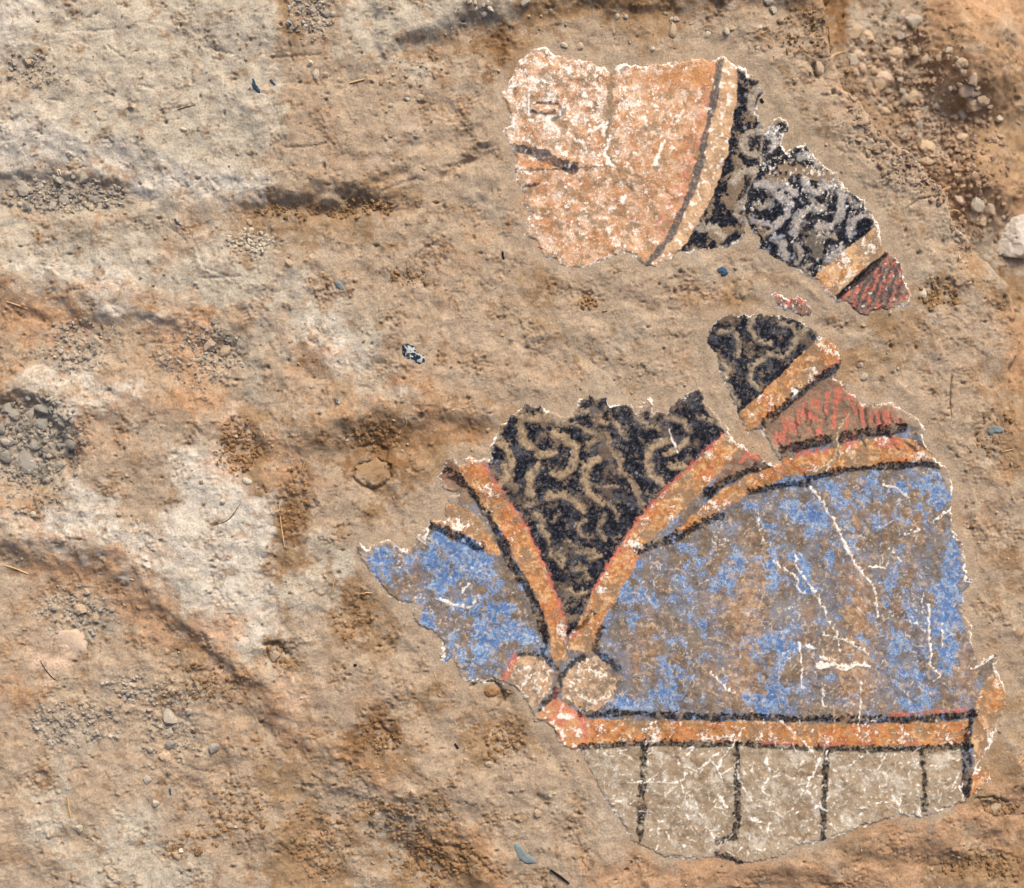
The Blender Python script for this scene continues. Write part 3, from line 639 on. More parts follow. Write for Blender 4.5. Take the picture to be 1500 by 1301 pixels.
B.C = mix(B.C, lin((150, 168, 200)), sstep(.5, .8, B.m14 + B.n4 * .4) * .5)
po = B.part('collar_band', 'ochre orange painted collar stripe')
B.area(Z2([(762,1085),(850,1010),(950,925),(1062,842),(1090,850),(1110,955),(1000,1045),(870,1165),(815,1130)]), orange_fn(B, .32), po)
pr = B.part('red_field', 'red and grey hatched patch')
def redfn(p):
    def fn(a, b):
        c = mix(np.broadcast_to(lin((142, 118, 106)), p.C[a, b].shape), c_red, sstep(-.05, .5, np.sin((p.X[a, b] * .86 + p.Y[a, b] * .35) / 2.6 + p.n25[a, b] * 3) * .5 + p.m14[a, b]))
        c = mix(c, c_navy2, sstep(.15, .5, p.m6[a, b] + p.m14[a, b] * .5) * .7)
        return mix(c, c_white, sstep(.7, 1.0, p.n4[a, b] + p.n9[a, b] * .5 + p.w1[a, b] * .1) * .6)
    return fn
B.area(Z2([(880,1180),(1000,1065),(1105,960),(1200,980),(1260,1160),(1230,1260),(1000,1280),(900,1240)]), redfn(B), pr)
for q_ in range(6): B.stroke(Z2([(960 + q_ * 38, 1225 - q_ * 12), (1010 + q_ * 36, 1110 - q_ * 18), (1050 + q_ * 30, 1040 - q_ * 6)]), 5, c_navy2, k=.75, worn=.5, rag=2.4, grain=.4)
mark(B, Z2([(868,1185),(940,1120),(1030,1040),(1112,962)]), 11.5, 'dark_stripe', colr=c_navy, worn=.45)
B.C = mix(B.C, c_dust, sstep(.15, .75, B.m14 * .8 + B.n60 * .5 + B.n2 * .3 + B.n4 * .25) * .35)
flecks(B, 90, OUT_HAIR, 8, L=(2, 8), w=(1.0, 2.8)); soil_lap(B, 8, .9, -.3, True); rim_white(B, 5.0, .9, .1, True)

# ---- the small red chip
R = Plaster(OUT_RED, 2.0, 300)
pr = R.part('painted_face', 'red and white flaked paint'); R.lab[:] = pr; R.C = redfn(R)(slice(0, R.h), slice(0, R.w))
chips(R, .3, .8); rim_white(R, 4.5, .9, -.3)

# ---- beard, collar, blue robe, belt and skirt
M = Plaster(OUT_ROBE, 3.0, 400)
full = (slice(0, M.h), slice(0, M.w))
prR = M.part('robe_field', 'worn blue paint of the robe, much of it brown with dust'); M.lab[:] = prR
BLU = [(1200,738,60,26,.8),(1370,712,36,20,.9),(1185,760,40,22,.8),(1392,905,11,46,1.7),(1385,960,12,26,1.6),(1320,920,26,34,.9),(1340,982,20,24,1.2),(1132,955,24,34,1.3),(1155,832,30,22,.9),
    (1080,812,18,14,.9),(926,878,18,30,1.5),(985,880,20,24,.6),(1065,838,14,10,1.),(1135,800,26,10,.8),(1165,870,20,18,.9),(1060,860,26,12,.8),(1150,700,26,10,.9),(1325,800,14,10,.8),(1395,820,14,34,1.),
    (1380,870,22,22,1.),(1215,815,10,10,.8),(1360,1030,40,16,1.1),(1250,930,14,10,.6),(1110,1030,24,16,1.3),(1150,1020,26,20,1.),(980,990,26,18,.7),(970,1020,40,14,.9),(915,1032,20,8,1.1),(1300,860,14,10,.7),
    (1040,940,30,20,.5),(1260,790,50,16,.4),(1330,880,40,10,.6),(1345,745,30,12,.6),(1030,830,24,18,.6),(1260,705,24,8,.8),(1310,715,60,14,.5),
    (546,820,20,18,1.6),(565,845,24,20,.7),(580,815,16,14,.9),(640,792,20,14,1.2),(668,812,40,30,1.7),(700,835,14,28,1.5),(660,842,26,24,1.),(640,862,8,14,1.2),(730,870,16,30,.6),(690,890,16,12,.8),
    (640,905,22,20,.5),(735,925,40,26,1.5),(765,935,20,16,1.3),(700,960,26,22,1.3),(670,955,20,20,1.),(670,915,26,16,.8),(725,985,16,14,.7),(720,900,20,18,.8),(610,900,6,20,1.)]
TANB = [(1255,900,22,110,1.1),(1092,900,18,100,.8),(1330,830,12,80,.5),(1180,960,10,60,.5),(1245,730,16,18,.9),(1090,930,26,60,.7),(1030,980,30,30,.4),(1250,1000,30,40,.9),(1410,990,20,50,.9),(940,960,20,40,.6),(1060,880,20,40,.5),(1110,870,16,60,.5),(955,910,14,40,.6),
    (595,830,18,30,.6),(650,910,30,12,.5),(1080,1010,30,30,.6),(1330,760,60,20,.4)]
blu = np.full(M.X.shape, -.50, np.float32); tanb = np.zeros(M.X.shape, np.float32)
for x, y, rx, ry, k in BLU:
    a, b = M.win([(x, y)], max(rx, ry) * 2.4); q = ((M.X[a, b] - x) / rx) ** 2 + ((M.Y[a, b] - y) / ry) ** 2
    blu[a, b] += (.66 if x > 850 else .5) * k * np.exp(-q * .8)
for x, y, rx, ry, k in TANB:
    a, b = M.win([(x, y)], max(rx, ry) * 2.4); q = ((M.X[a, b] - x) / rx) ** 2 + ((M.Y[a, b] - y) / ry) ** 2
    tanb[a, b] += k * np.exp(-q * .9)
mb = fbm(M.X, M.Y, 30, 5, 470, .66); mv = fbm(M.X * 1.0, M.Y * .3, 22, 4, 473, .6)       # mv: upright streaks of wear
c = mix(np.broadcast_to(lin((140, 127, 114)), M.C.shape), lin((112, 101, 92)), np.clip(.5 + M.n60 * .8 + M.n9 * .6 + M.n2 * .2, 0, 1))
c = mix(c, lin((136, 139, 152)), np.clip(sstep(-.5, .55, mb * .7 + fbm(M.X, M.Y, 130, 4, 471, .6) * .6 - mv * .6 + M.n4 * .25 + M.w1 * .06 + .1) * .85, 0, 1))
c = mix(c, lin((180, 142, 110)), np.clip((tanb * .8 + sstep(.25, .75, mv) * .4) * np.clip(.75 + .9 * M.m14 + .3 * M.n2, 0, 1.2), 0, .85))
c = mix(c, lin((104, 90, 78)), sstep(.15, .65, fbm(M.X, M.Y, 17, 5, 480, .7)) * .5)
bt = blu * 1.05 + mb * .75 + M.n60 * .25 + M.m6 * .3 + M.n2 * .12 + M.w1 * .03 - np.clip(mv, 0, 1) * .25
c = mix(c, lin((116, 132, 166)), sstep(-.4, .1, bt) * .75)
c = mix(c, lin((176, 198, 226)), sstep(-.02, .05, bt) * sstep(.2, .08, bt) * .8)            # pale lips of the blue flakes
c = mix(c, mix(np.broadcast_to(c_blue, M.C.shape), c_blue2, np.clip(.25 + M.m14 * .9 + M.n4 * .6, 0, 1)), sstep(.02, .2, bt) * .92)
wf = M.n4 * .55 + M.n2 * .4 + fbm(M.X, M.Y, 48, 3, 474) * .5
c = mix(c, lin((226, 226, 228)), sstep(.55, .72, wf) * .75)
c = mix(c, lin((206, 180, 152)), sstep(.4, .62, fbm(M.X, M.Y, 10, 4, 485, .6) + tanb * .3) * .6)
c = mix(c, lin((70, 60, 54)), sstep(.6, .85, -M.n4 * .6 - M.n2 * .5 + M.n25 * .2) * .55)
M.C = c
# skirt below the belt
sk_x = [840, 941, 1079, 1207, 1352, 1408]
def skirtfn(a, b):
    c = mix(np.broadcast_to(lin((163, 144, 122)), M.C[a, b].shape), lin((186, 171, 151)), np.clip(.4 + M.n25[a, b] * .8 + M.m6[a, b] * .5, 0, 1))
    c = mix(c, lin((150, 128, 104)), sstep(.1, .7, M.m14[a, b] * .7 + M.n60[a, b] * .6) * .6)
    c = mix(c, lin((222, 214, 202)), sstep(.15, .7, fbm(M.X[a, b], M.Y[a, b], 30, 5, 498, .68)) * .6)
    return mix(c, c_white, sstep(.42, .7, M.n4[a, b] * .8 + M.n2[a, b] * .3 + M.n25[a, b] * .2) * .6)
for i in range(5):
    M.area([(sk_x[i], 1088), (sk_x[i + 1], 1088), (sk_x[i + 1] - 2, 1300), (sk_x[i] - 2, 1300)], skirtfn, M.part('skirt_panel'))
SKIRT = [(860,1098),(1405,1098),(1400,1170),(1250,1205),(1100,1255),(960,1240),(880,1150)]
# beard
pbd = M.part('beard_field', 'black painted beard')
BEARD1 = Z4([(370,440),(340,330),(400,180),(560,100),(860,60)]) + Z5([(380,20),(640,-20),(745,225),(600,360),(450,500),(320,640),(190,830),(90,1000),(30,1120)]) + Z7([(1140,690),(1110,560),(1080,450),(1010,290),(940,130),(870,10)]) + Z4([(440,590)])
def beardfn(a, b):
    c = navy_fn(M)(a, b)
    c = mix(c, lin((122, 106, 92)), np.clip(sstep(.0, .6, fbm(M.X[a, b], M.Y[a, b], 46, 5, 490, .64) + M.n4[a, b] * .3 + .55 * np.exp(-((M.X[a, b] - 885) / 34) ** 2 - ((M.Y[a, b] - 632) / 34) ** 2) - .22) * .8, 0, 1))
    c = mix(c, lin((104, 104, 112)), sstep(.1, .7, fbm(M.X[a, b], M.Y[a, b], 28, 5, 491, .7) + M.n2[a, b] * .2) * .5)
    return mix(c, lin((150, 140, 138)), sstep(.5, .75, M.n2[a, b] * .6 + M.m6[a, b] * .5) * .6)
M.area(BEARD1, beardfn, pbd)
pbd2 = M.part('beard_field', 'black painted tip of hair above the collar')
M.area(Z3([(150,200),(300,160),(560,180),(760,300),(700,370),(590,480),(430,630),(345,705),(280,640),(200,450)]), beardfn, pbd2)
curls(M, [Z4(q) for q in [[(425,335),(470,400),(492,455)],[(530,278),(540,330),(568,372)],[(688,308),(735,328)],[(750,340),(795,370),(785,430),(772,480),(725,512),(680,500)],[(615,412),(690,400)],
    [(905,425),(842,460),(830,520),(862,590),(918,642)],[(660,602),(740,606),(800,640),(832,682)],[(612,465),(572,510),(578,600)],[(455,465),(470,510),(425,555)],[(540,225),(590,235),(640,220)]]], lin((168, 146, 118)))
curls(M, [Z5(q) for q in [[(440,280),(372,310),(345,370),(368,440),(422,480)],[(542,280),(500,312),(440,342)],[(465,402),(522,402)]]], lin((158, 138, 114)))
curls(M, [Z5(q) for q in [[(305,170),(340,200),(405,222)],[(440,165),(520,182),(552,232)],[(600,165),(662,185)],[(60,230),(120,250)],[(200,190),(250,260)]]], lin((142, 128, 114)), k=.75)
curls(M, [Z4(q) for q in [[(650,770),(672,880),(722,942)],[(790,872),(882,872)],[(700,262),(780,262),(835,285)],[(890,560),(990,560)],[(700,700),(680,730)],[(740,820),(770,840)],[(950,640),(1000,700)]]], lin((128, 112, 94)), w=9, k=.7, worn=.6)
curls(M, [Z4(q) for q in [[(600,690),(640,720),(625,770),(660,800)],[(840,720),(800,750),(820,800),(870,800)],[(930,700),(900,760),(930,810)],[(700,880),(740,900),(730,950)],[(770,960),(830,950),(850,1000)],[(760,1050),(800,1080),(840,1060)],[(860,900),(910,890)],[(560,650),(600,640)],[(900,330),(860,350),(850,390)],[(980,400),(1010,440),(1000,500)],[(660,250),(690,230)],[(800,130+80),(850,200)],[(880,240),(940,260)]]], lin((140, 122, 102)), w=10, k=.8, worn=.55)
curls(M, [Z3(q) for q in [[(425,215),(402,280),(440,338),(512,355)],[(245,292),(320,290),(352,350),(342,412)],[(472,430),(412,470),(402,530),(445,575)],[(560,250),(612,262),(640,310),(690,280)],
    [(255,440),(300,480),(280,520)],[(590,400),(640,335)],[(310,600),(345,655)],[(500,400),(560,420)]]], lin((148, 136, 120)), w=10)
M.stroke(Z5([(165,250),(180,320),(240,420),(300,510),(330,600)]), 7, c_dust, k=.85, worn=.2, rag=3, relief=-.8); M.stroke(Z5([(455,230),(475,290),(498,335)]), 2, c_white, k=.8, worn=.2)
flecks(M, 110, BEARD1, 12, L=(2, 6), w=(.9, 1.9), colr=lin((190, 190, 196)), k=.6)
# red hatched fields
pr1 = M.part('red_field', 'red brown field hatched with dark strokes')
RED1 = Z3([(470,770),(600,650),(760,540),(830,500),(880,575),(1000,640),(1180,670),(1215,700),(1170,780),(1000,800),(840,830),(620,870),(520,920),(490,860)])
def redbase(a, b):
    c = mix(np.broadcast_to(lin((158, 132, 112)), M.C[a, b].shape), lin((122, 98, 86)), np.clip(.5 + M.m14[a, b], 0, 1))
    return mix(c, lin((190, 122, 100)), sstep(.05, .6, M.n25[a, b] + M.m6[a, b] * .4 + M.w1[a, b] * .1) * .55)
M.area(RED1, redbase, pr1)
for x, y0, y1 in [(530,800,860),(555,790,850),(578,735,840),(605,755,850),(640,690,800),(672,650,740),(705,640,735),(735,645,720),(752,735,800),(790,600,700),(828,585,770),(850,570,640)]:
    M.stroke(Z3([(x + 6, y0), (x, (y0 + y1) / 2), (x - 6, y1)]), 6.5, c_red, k=.9, worn=.5, rag=2)
for x, y0, y1 in [(905,610,650),(925,620,700),(965,650,760),(1010,700,770),(1045,690,770),(1075,670,760),(1105,690,760),(1135,650,740),(1165,690,750),(1195,680,730),(890,700,780)]:
    M.stroke(Z3([(x - 8, y0), (x, (y0 + y1) / 2), (x + 8, y1)]), 7, c_red, k=.9, worn=.5, rag=2)
for x, y0, y1 in [(945,660,740),(985,670,770),(1030,720,780),(1060,690,760),(1110,700,760),(1150,680,760),(690,680,760),(640,720,830),(720,740,820),(780,660,760),(560,850,890)]:
    M.stroke(Z3([(x - 8, y0), (x + 6, y1)]), 4, lin((84, 62, 60)), k=.75, worn=.6, rag=2)
M.C = mix(M.C, c_dust, (M.lab == pr1) * sstep(.05, .6, M.m14 + M.n25 * .4 + M.w1 * .1) * .75)
# collar bands
pc1 = M.part('collar_band', 'orange collar stripe under the dark hair tip'); M.area(Z3([(690,375),(765,325),(832,350),(860,425),(765,505),(600,635),(470,745),(388,800),(340,705),(430,628),(590,478)]), orange_fn(M), pc1)
pc2 = M.part('collar_band', 'ochre curved stripe along the top of the blue robe')
M.area(Z5([(470,725),(560,640),(690,525),(850,430),(960,395)]) + Z3([(560,930),(700,900),(840,870),(1000,830),(1100,808),(1280,850),(1350,930),(1100,955),(870,980),(700,1010),(560,1005)]) + Z5([(1000,462),(850,522),(700,612),(560,702)]), orange_fn(M, -.05), pc2)
pc3 = M.part('collar_band', 'orange stripe running down to the knot on the right of the beard')
M.area(Z5([(742,222),(600,360),(450,500),(320,640),(190,830),(90,1000),(50,1100),(-10,1190),(-40,1270),(60,1290),(95,1290),(130,1150),(240,960),(290,880),(340,770),(440,690),(540,590),(640,490),(720,400),(808,312)]), orange_fn(M, .05), pc3)
pc4 = M.part('collar_band', 'orange stripe running down to the knot on the left of the beard')
M.area(Z4([(230,470),(280,410),(335,428),(440,590),(560,760),(640,930),(700,1090),(748,1232),(745,1300),(735,1390)]) + Z7([(1060,770)]) + Z4([(660,1220),(600,1080),(530,960),(440,780),(330,640)]), orange_fn(M), pc4)
pc5 = M.part('collar_band', 'short ochre stripe at the left shoulder'); M.area(Z4([(160,640),(240,650),(330,710),(420,850),(430,890),(380,885),(300,810),(110,735),(120,715),(175,715)]), orange_fn(M, -.05), pc5)
for pl in [Z5([(742,222),(600,360),(450,500),(320,640),(190,830),(90,1000)]), Z4([(335,428),(440,590),(560,760),(640,930),(700,1090),(748,1232)]), Z3([(855,430),(760,505),(690,560)])]:
    M.stroke(pl, 6, c_red, k=.75, worn=.6, rag=3)
M.area(Z4([(170,425),(210,420),(235,470),(270,560),(200,600),(140,540)]), redbase, M.part('red_field', 'small red patch at the left shoulder'))
M.area(Z5([(800,310),(850,330),(900,370),(760,460),(640,520),(700,430)]), redbase, M.part('red_field', 'dark red wedge between two collar stripes'))
for pl in [Z5([(800,380),(830,340),(880,360)])]: M.stroke(pl, 9, c_red, k=.8, worn=.5)
DK = c_navy * .8
for nm, pl, w in [('outline', Z4([(285,575),(330,640),(375,705),(430,800),(480,920),(560,1040),(620,1170),(655,1290)]), 11), ('outline', Z4([(95,745),(200,785),(335,850)]), 12.5), ('outline', Z4([(165,480),(205,505),(258,555)]), 13),
    ('outline', Z5([(640,535),(700,490),(800,435),(930,385)]), 11), ('outline', Z3([(525,905),(620,872),(800,832)]), 12.5), ('outline', Z3([(842,825),(1000,792),(1170,768)]), 12.5),
    ('outline', Z3([(690,1018),(870,985),(1100,962),(1250,955),(1395,968)]), 9.5), ('outline', Z5([(310,800),(440,758),(520,720),(620,668),(700,640)]), 10), ('outline', Z5([(840,520),(930,505),(1050,482),(1110,482)]), 9),
    ('outline', Z3([(860,455),(760,520),(600,640),(480,750)]), 11.5), ('outline', Z5([(640,520),(670,520)]), 13), ('outline', Z3([(1245,740),(1285,790)]), 4),
    ('belt_outline', Z8([(230,470),(330,478),(430,465)]) + Z8([(560,472),(760,490),(1000,490),(1180,490)]) + Z9([(200,452),(450,455),(700,455),(860,458),(1000,445),(1125,428)]), 9.5),
    ('belt_outline', Z8([(230,630),(400,620),(560,612),(760,620),(1000,620),(1170,628)]) + Z9([(120,590),(270,600)]), 8), ('belt_outline', Z9([(330,600),(550,605),(850,605),(1000,595),(1100,590)]), 8.5),
    ('skirt_line', Z8([(530,610),(528,760),(520,900),(510,1080)]), 10), ('skirt_line', Z8([(975,620),(975,800),(972,960),(965,1060),(885,1080)]), 8.5), ('skirt_line', Z8([(880,1138),(940,1160),(992,1182)]), 8),
    ('skirt_line', Z9([(378,600),(370,720),(365,860),(355,1050)]), 8.5), ('skirt_line', Z9([(858,600),(862,720),(862,900)]), 8.5), ('side_line', Z9([(1110,420),(1085,520),(1078,700),(1075,840)]), 10.5),
    ('knot_outline', Z8([(335,70),(310,110),(292,165),(340,205),(405,260)]), 9.5), ('knot_outline', Z8([(240,200),(170,250),(125,330),(105,390),(60,420)]), 9), ('knot_outline', Z7([(900,745),(990,750),(1060,790)]), 7), ('knot_outline', Z7([(960,1035),(1000,1015)]), 8),
    ('knot_outline', Z7([(1055,1120),(1072,1150)]), 9), ('knot_outline', Z7([(1000,620),(1025,680),(1010,730)]), 7), ('knot_outline', Z8([(25,205),(80,215),(110,260)]), 6), ('knot_outline', Z7([(1130,640),(1210,600),(1260,540)]), 7)]:
    if nm == 'belt_outline' and pl[0][1] < 1060:
        pass
    lines = locals().setdefault('lines_later', []); lines.append((nm, pl, w))
for pl in [(1095,810,1145,880),(1175,840,1240,890),(1240,840,1325,915),(1080,800,1100,820),(960,830,985,865)]:
    M.stroke(Z3([(pl[0], pl[1]), (pl[2], pl[3])]), 4, lin((70, 66, 64)), k=.85, worn=.35)
for x in (880, 900, 930, 1040, 1070, 1110, 1140): M.stroke(Z3([(x, 835), (x + 6, 860)]), 7, c_red, k=.75, worn=.5)
for x in (640, 670, 700, 740, 780): M.stroke(Z3([(x, 885), (x + 4, 905)]), 8, c_red, k=.75, worn=.5)
# belt, knot and the orange strip on the right
pbl = M.part('belt_band', 'orange painted belt'); M.area(Z8([(100,560),(240,500),(560,505),(900,508),(1180,512)]) + Z9([(450,478),(860,476),(1090,462),(1090,580),(850,590),(300,588)]) + Z8([(1000,612),(560,606),(240,622),(140,640)]), orange_fn(M, -.12), pbl)
ps = M.part('side_strip', 'orange strip at the right edge'); M.area(Z9([(1130,360),(1200,230),(1245,250),(1295,310),(1290,400),(1245,480),(1225,560),(1175,640),(1120,690),(1105,560)]) , orange_fn(M), ps); M.area(Z9([(1115,700),(1140,675),(1210,685),(1210,770),(1150,810),(1090,850)]), orange_fn(M, .1), ps)
def knotfn(a, b):
    c = mix(np.broadcast_to(lin((200, 166, 136)), M.C[a, b].shape), lin((216, 192, 166)), np.clip(.4 + M.m14[a, b] + M.n4[a, b] * .4, 0, 1))
    c = mix(c, lin((196, 146, 94)), sstep(.2, .6, M.n25[a, b] + M.m6[a, b] * .3) * .6)
    c = mix(c, c_dust, sstep(.0, .5, fbm(M.X[a, b], M.Y[a, b], 20, 5, 499, .68) + .1) * .85)
    return mix(c, c_white, sstep(.4, .6, M.m6[a, b] + M.n25[a, b] * .4) * .7)
pk = M.part('knot_roundel', 'cream painted knot end on the left'); M.area(Z7([(870,760),(920,745),(1000,760),(1070,830),(1045,930),(985,1010),(930,1010),(860,910),(810,900),(825,830)]), knotfn, pk)
pk2 = M.part('knot_roundel', 'cream painted knot end on the right'); M.area([(863 + (40 + 4 * math.sin(i * 2.3)) * math.cos(i / 14 * 6.283), 1003 + (39 + 4 * math.cos(i * 1.7)) * math.sin(i / 14 * 6.283)) for i in range(14)], knotfn, pk2, rag=5)
pt = M.part('knot_tail', 'red, white and orange worn tail of the knot')
def tailfn(a, b):
    c = mix(np.broadcast_to(lin((212, 160, 120)), M.C[a, b].shape), c_red, sstep(.0, .4, M.n25[a, b] + M.m6[a, b] * .4) * .8)
    c = mix(c, c_or, sstep(1070, 1095, M.Y[a, b]) * .6); return mix(c, c_white, sstep(.2, .5, M.n9[a, b] + M.n4[a, b] * .4) * .75)
M.area(Z7([(1050,980),(1090,970),(1200,1050),(1250,1100),(1240,1190),(1190,1240),(1080,1200),(1030,1130),(960,1060)]), tailfn, pt)
for pl in [[(870,760),(830,840),(815,890)],[(1080,990),(1140,1030),(1220,1080)],[(1215,1060),(1225,1180)],[(1150,660),(1180,640)],[(1080,930),(1060,1000)]]: M.stroke(Z7(pl), 8, c_red, k=.75, worn=.55, rag=2.5)
for nm, pl, w in lines_later:
    M.stroke(pl, w * 1.12, DK, k=.97 if nm != 'knot_outline' else .85, worn=.47 if nm != 'knot_outline' else .62, part=M.part(nm), rag=2.6, grain=.42, soft=1.4)
M.stroke(Z9([(690,435),(800,430),(930,415),(1080,410)]), 5, c_red, k=.7, worn=.6); M.stroke(Z8([(430,445),(560,450)]), 7, c_blue2, k=.6, worn=.6)
for pl in [[(350,585),(470,572)],[(760,575),(830,575)],[(60,572),(220,575)]]: M.stroke(Z9(pl), 4, c_red, k=.8, worn=.5)
# overall dust, soil seams, white cracks and flakes
dust(M, .7, .34)

M.stroke(Z3([(905,680),(880,720),(848,790),(838,850),(832,930),(760,985),(700,1000)]), 4.5, c_dust, k=.9, worn=.15, rag=3, relief=-.8); M.stroke(Z3([(900,690),(840,800),(832,930),(720,990)]), 1.6, lin((226, 196, 160)), k=.8, worn=.3, rag=3)
WC = [(Z6([(282,238),(335,310),(380,375),(420,455),(440,500)]), 2.6), (Z6([(380,375),(440,500),(500,612)]), 4.2), (Z6([(500,612),(540,665),(582,715)]), 2.6), (Z6([(582,715),(595,770),(602,862)]), 3.4), (Z6([(110,592),(150,630),(210,660),(235,745),(270,750)]), 2.6),
    (Z6([(212,560),(225,630),(330,780),(365,870),(400,930),(432,1030)]), 2.2), (Z6([(320,1090),(380,1085),(440,1105),(500,1085),(570,1095)]), 8), (Z6([(270,1000),(300,1010)]), 7), (Z6([(350,945),(440,965),(500,1000),(560,1042)]), 3.4), (Z6([(330,1050),(400,1075)]), 5),
    (Z6([(848,800),(850,930),(858,1090)]), 3.2), (Z6([(818,755),(820,845)]), 2), (Z6([(860,1090),(900,1140),(870,1170)]), 3), (Z6([(885,392),(952,350)]), 3.4), (Z6([(730,472),(800,448)]), 2.6), (Z6([(635,232),(690,245),(750,292)]), 3.4), (Z6([(230,985),(240,1080),(240,1200)]), 3.6),
    (Z6([(340,1180),(345,1300)]), 2.8), (Z6([(525,1200),(522,1300)]), 2.2), (Z9([(550,280),(545,420),(530,545)]), 2), (Z6([(750,880),(800,900),(830,935)]), 1.8), (Z6([(910,900),(912,1010)]), 1.8), (Z6([(660,540),(720,600)]), 1.4), (Z6([(560,620),(650,630)]), 2.4),
    (Z6([(1015,620),(1030,690),(1050,700)]), 4), (Z6([(1040,880),(1045,950)]), 5), (Z9([(1110,210),(1170,180),(1250,125),(1300,100)]), 3), (Z9([(1225,190),(1240,235)]), 8), (Z5([(870,600),(885,700),(910,760)]), 1.4), (Z8([(850,280),(900,330),(920,360),(970,375)]), 3.4),
    (Z8([(820,600),(900,590),(970,578)]), 2.4), (Z8([(1005,545),(960,620),(905,690),(885,740),(905,790)]), 2.2), (Z8([(970,740),(1000,830),(1050,890)]), 2), (Z8([(450,802),(520,805),(570,800),(700,806)]), 3.4), (Z8([(560,790),(600,760)]), 2.4), (Z8([(735,760),(710,800),(735,900),(740,980)]), 2), (Z8([(770,900),(810,970)]), 2),
    (Z8([(795,735),(850,700),(890,745)]), 3.4), (Z8([(860,680),(900,655)]), 3), (Z8([(740,670),(770,640)]), 4), (Z8([(1110,700),(1130,750)]), 4.5), (Z8([(1080,815),(1110,850),(1130,865)]), 5), (Z8([(1125,785),(1095,830)]), 3.4), (Z8([(900,880),(930,920)]), 9), (Z8([(1050,980),(1085,990)]), 7),
    (Z9([(345,660),(305,740),(270,810),(245,850)]), 2.8), (Z9([(275,810),(300,850)]), 3), (Z9([(575,630),(490,695)]), 2.6), (Z9([(680,630),(635,710)]), 2.6), (Z9([(320,905),(340,890),(375,918)]), 2.8), (Z9([(620,880),(690,870)]), 2), (Z9([(800,935),(845,980)]), 2), (Z9([(840,905),(842,945)]), 3),
    (Z9([(930,915),(990,905),(1020,890)]), 2), (Z9([(1045,790),(1062,870)]), 4), (Z9([(750,835),(740,930)]), 1.6), (Z9([(150,465),(220,530),(290,590),(320,650)]), 2), (Z9([(1110,840),(1190,795)]), 2), (Z9([(545,900),(590,895)]), 2.6), (Z8([(530,560),(570,540),(610,545)]), 2.6), (Z7([(870,890),(900,930),(940,870),(985,835)]), 2.4),
    (Z7([(640,400),(610,440)]), 5), (Z7([(480,470),(560,500),(640,520),(670,485)]), 4), (Z7([(500,680),(520,760),(490,790),(530,795)]), 4.5), (Z7([(200,170),(240,175)]), 5), (Z7([(300,230),(350,240)]), 5), (Z7([(375,150),(420,190),(430,130)]), 6), (Z7([(640,885),(700,890)]), 6), (Z7([(180,390),(230,450),(300,495),(355,520)]), 2.6)]
for q_ in ([(905,985),(880,1010)],): pass
for pl in [[(845,985),(862,978),(880,986)],[(850,1020),(870,1030),(892,1018)],[(838,1000),(846,1012)],[(770,990),(785,1000),(790,1020)],[(757,985),(775,978)]]: M.stroke(pl, 2.6, c_white, k=.8, worn=.45, rag=5)
for pl, w in WC:
    M.stroke(pl, w * 1.1, lin((92, 78, 66)), k=.4, worn=.5, rag=3.0, relief=-.5, taper=(1.1, .8))
    M.stroke([(x_ - .6, y_ - .9) for x_, y_ in pl], w * .85, c_white, k=.92, worn=.42, rag=3.0, relief=.6, taper=(1.15, .7), grain=.3)
ROBE_R = [(930,860),(1020,780),(1150,720),(1385,700),(1405,850),(1405,1035),(900,1035),(915,960)]
ROBE_L = [(530,800),(640,780),(720,810),(790,940),(690,990),(610,900)]
flecks(M, 620, ROBE_R, 21, L=(3, 24), w=(.4, 1.4), colr=lin((226, 222, 220)), k=.85); flecks(M, 130, ROBE_L, 22, L=(3, 12), w=(1, 2.4), colr=lin((210, 214, 222)))
flecks(M, 90, ROBE_R, 23, L=(4, 14), w=(1, 4), colr=lin((190, 164, 136))); flecks(M, 260, SKIRT, 24, L=(2, 24), w=(.5, 2.0), k=.9); flecks(M, 120, SKIRT, 25, L=(4, 16), w=(1, 2.6), colr=lin((140, 118, 94)), k=.7)
flecks(M, 90, [(870,1055),(1410,1055),(1410,1088),(870,1088)], 26, L=(3, 10), w=(.9, 1.8))
soil_lap(M, 12, .92, -.22); rim_white(M, 4.2, .85, .14)

robe = M.build('plaster_fragment', 'large painted plaster sheet with black beard, orange collar and blue robe', 'plaster fragment')
face = A.build('plaster_fragment', 'painted plaster piece with peach face and dark eyebrow stroke', 'plaster fragment')
hair = B.build('plaster_fragment', 'painted plaster piece with dark curled hair ending in an orange and red corner', 'plaster fragment')
chip = R.build('plaster_fragment', 'tiny red and white flake of painted plaster below the hair piece', 'plaster fragment')

# ------------------------------------------------------------------ stones and clods
def rock_mesh(name, seed, sub=2, flat=.75, planes=9):
    r = np.random.default_rng(seed); bm = bmesh.new(); bmesh.ops.create_icosphere(bm, subdivisions=sub, radius=1.0)
    N = r.normal(size=(planes, 3)); N /= np.linalg.norm(N, axis=1)[:, None]; D = .5 + .42 * r.random(planes)
    for v in bm.verts:
        d = np.array(v.co.normalized()); k = N @ d
        rad = min(1.05, float(np.min(np.where(k > .05, D / np.maximum(k, .05), 9))))
        d = d * rad * (1 + .035 * r.normal()); v.co = (d[0], d[1], d[2] * flat)
    me = bpy.data.meshes.new(name); bm.to_mesh(me); bm.free()
    for p in me.polygons: p.use_smooth = False
    return me
ROCKS = {}
def rocks(mat, n=6, sub=2):
    key = (mat.name, sub)
    if key not in ROCKS:
        L = []
        for i in range(n):
            me = rock_mesh('stone', hash_(mat.name) + i * 17 + sub, sub); me.materials.append(mat); L.append(me)
        ROCKS[key] = L
    return ROCKS[key]
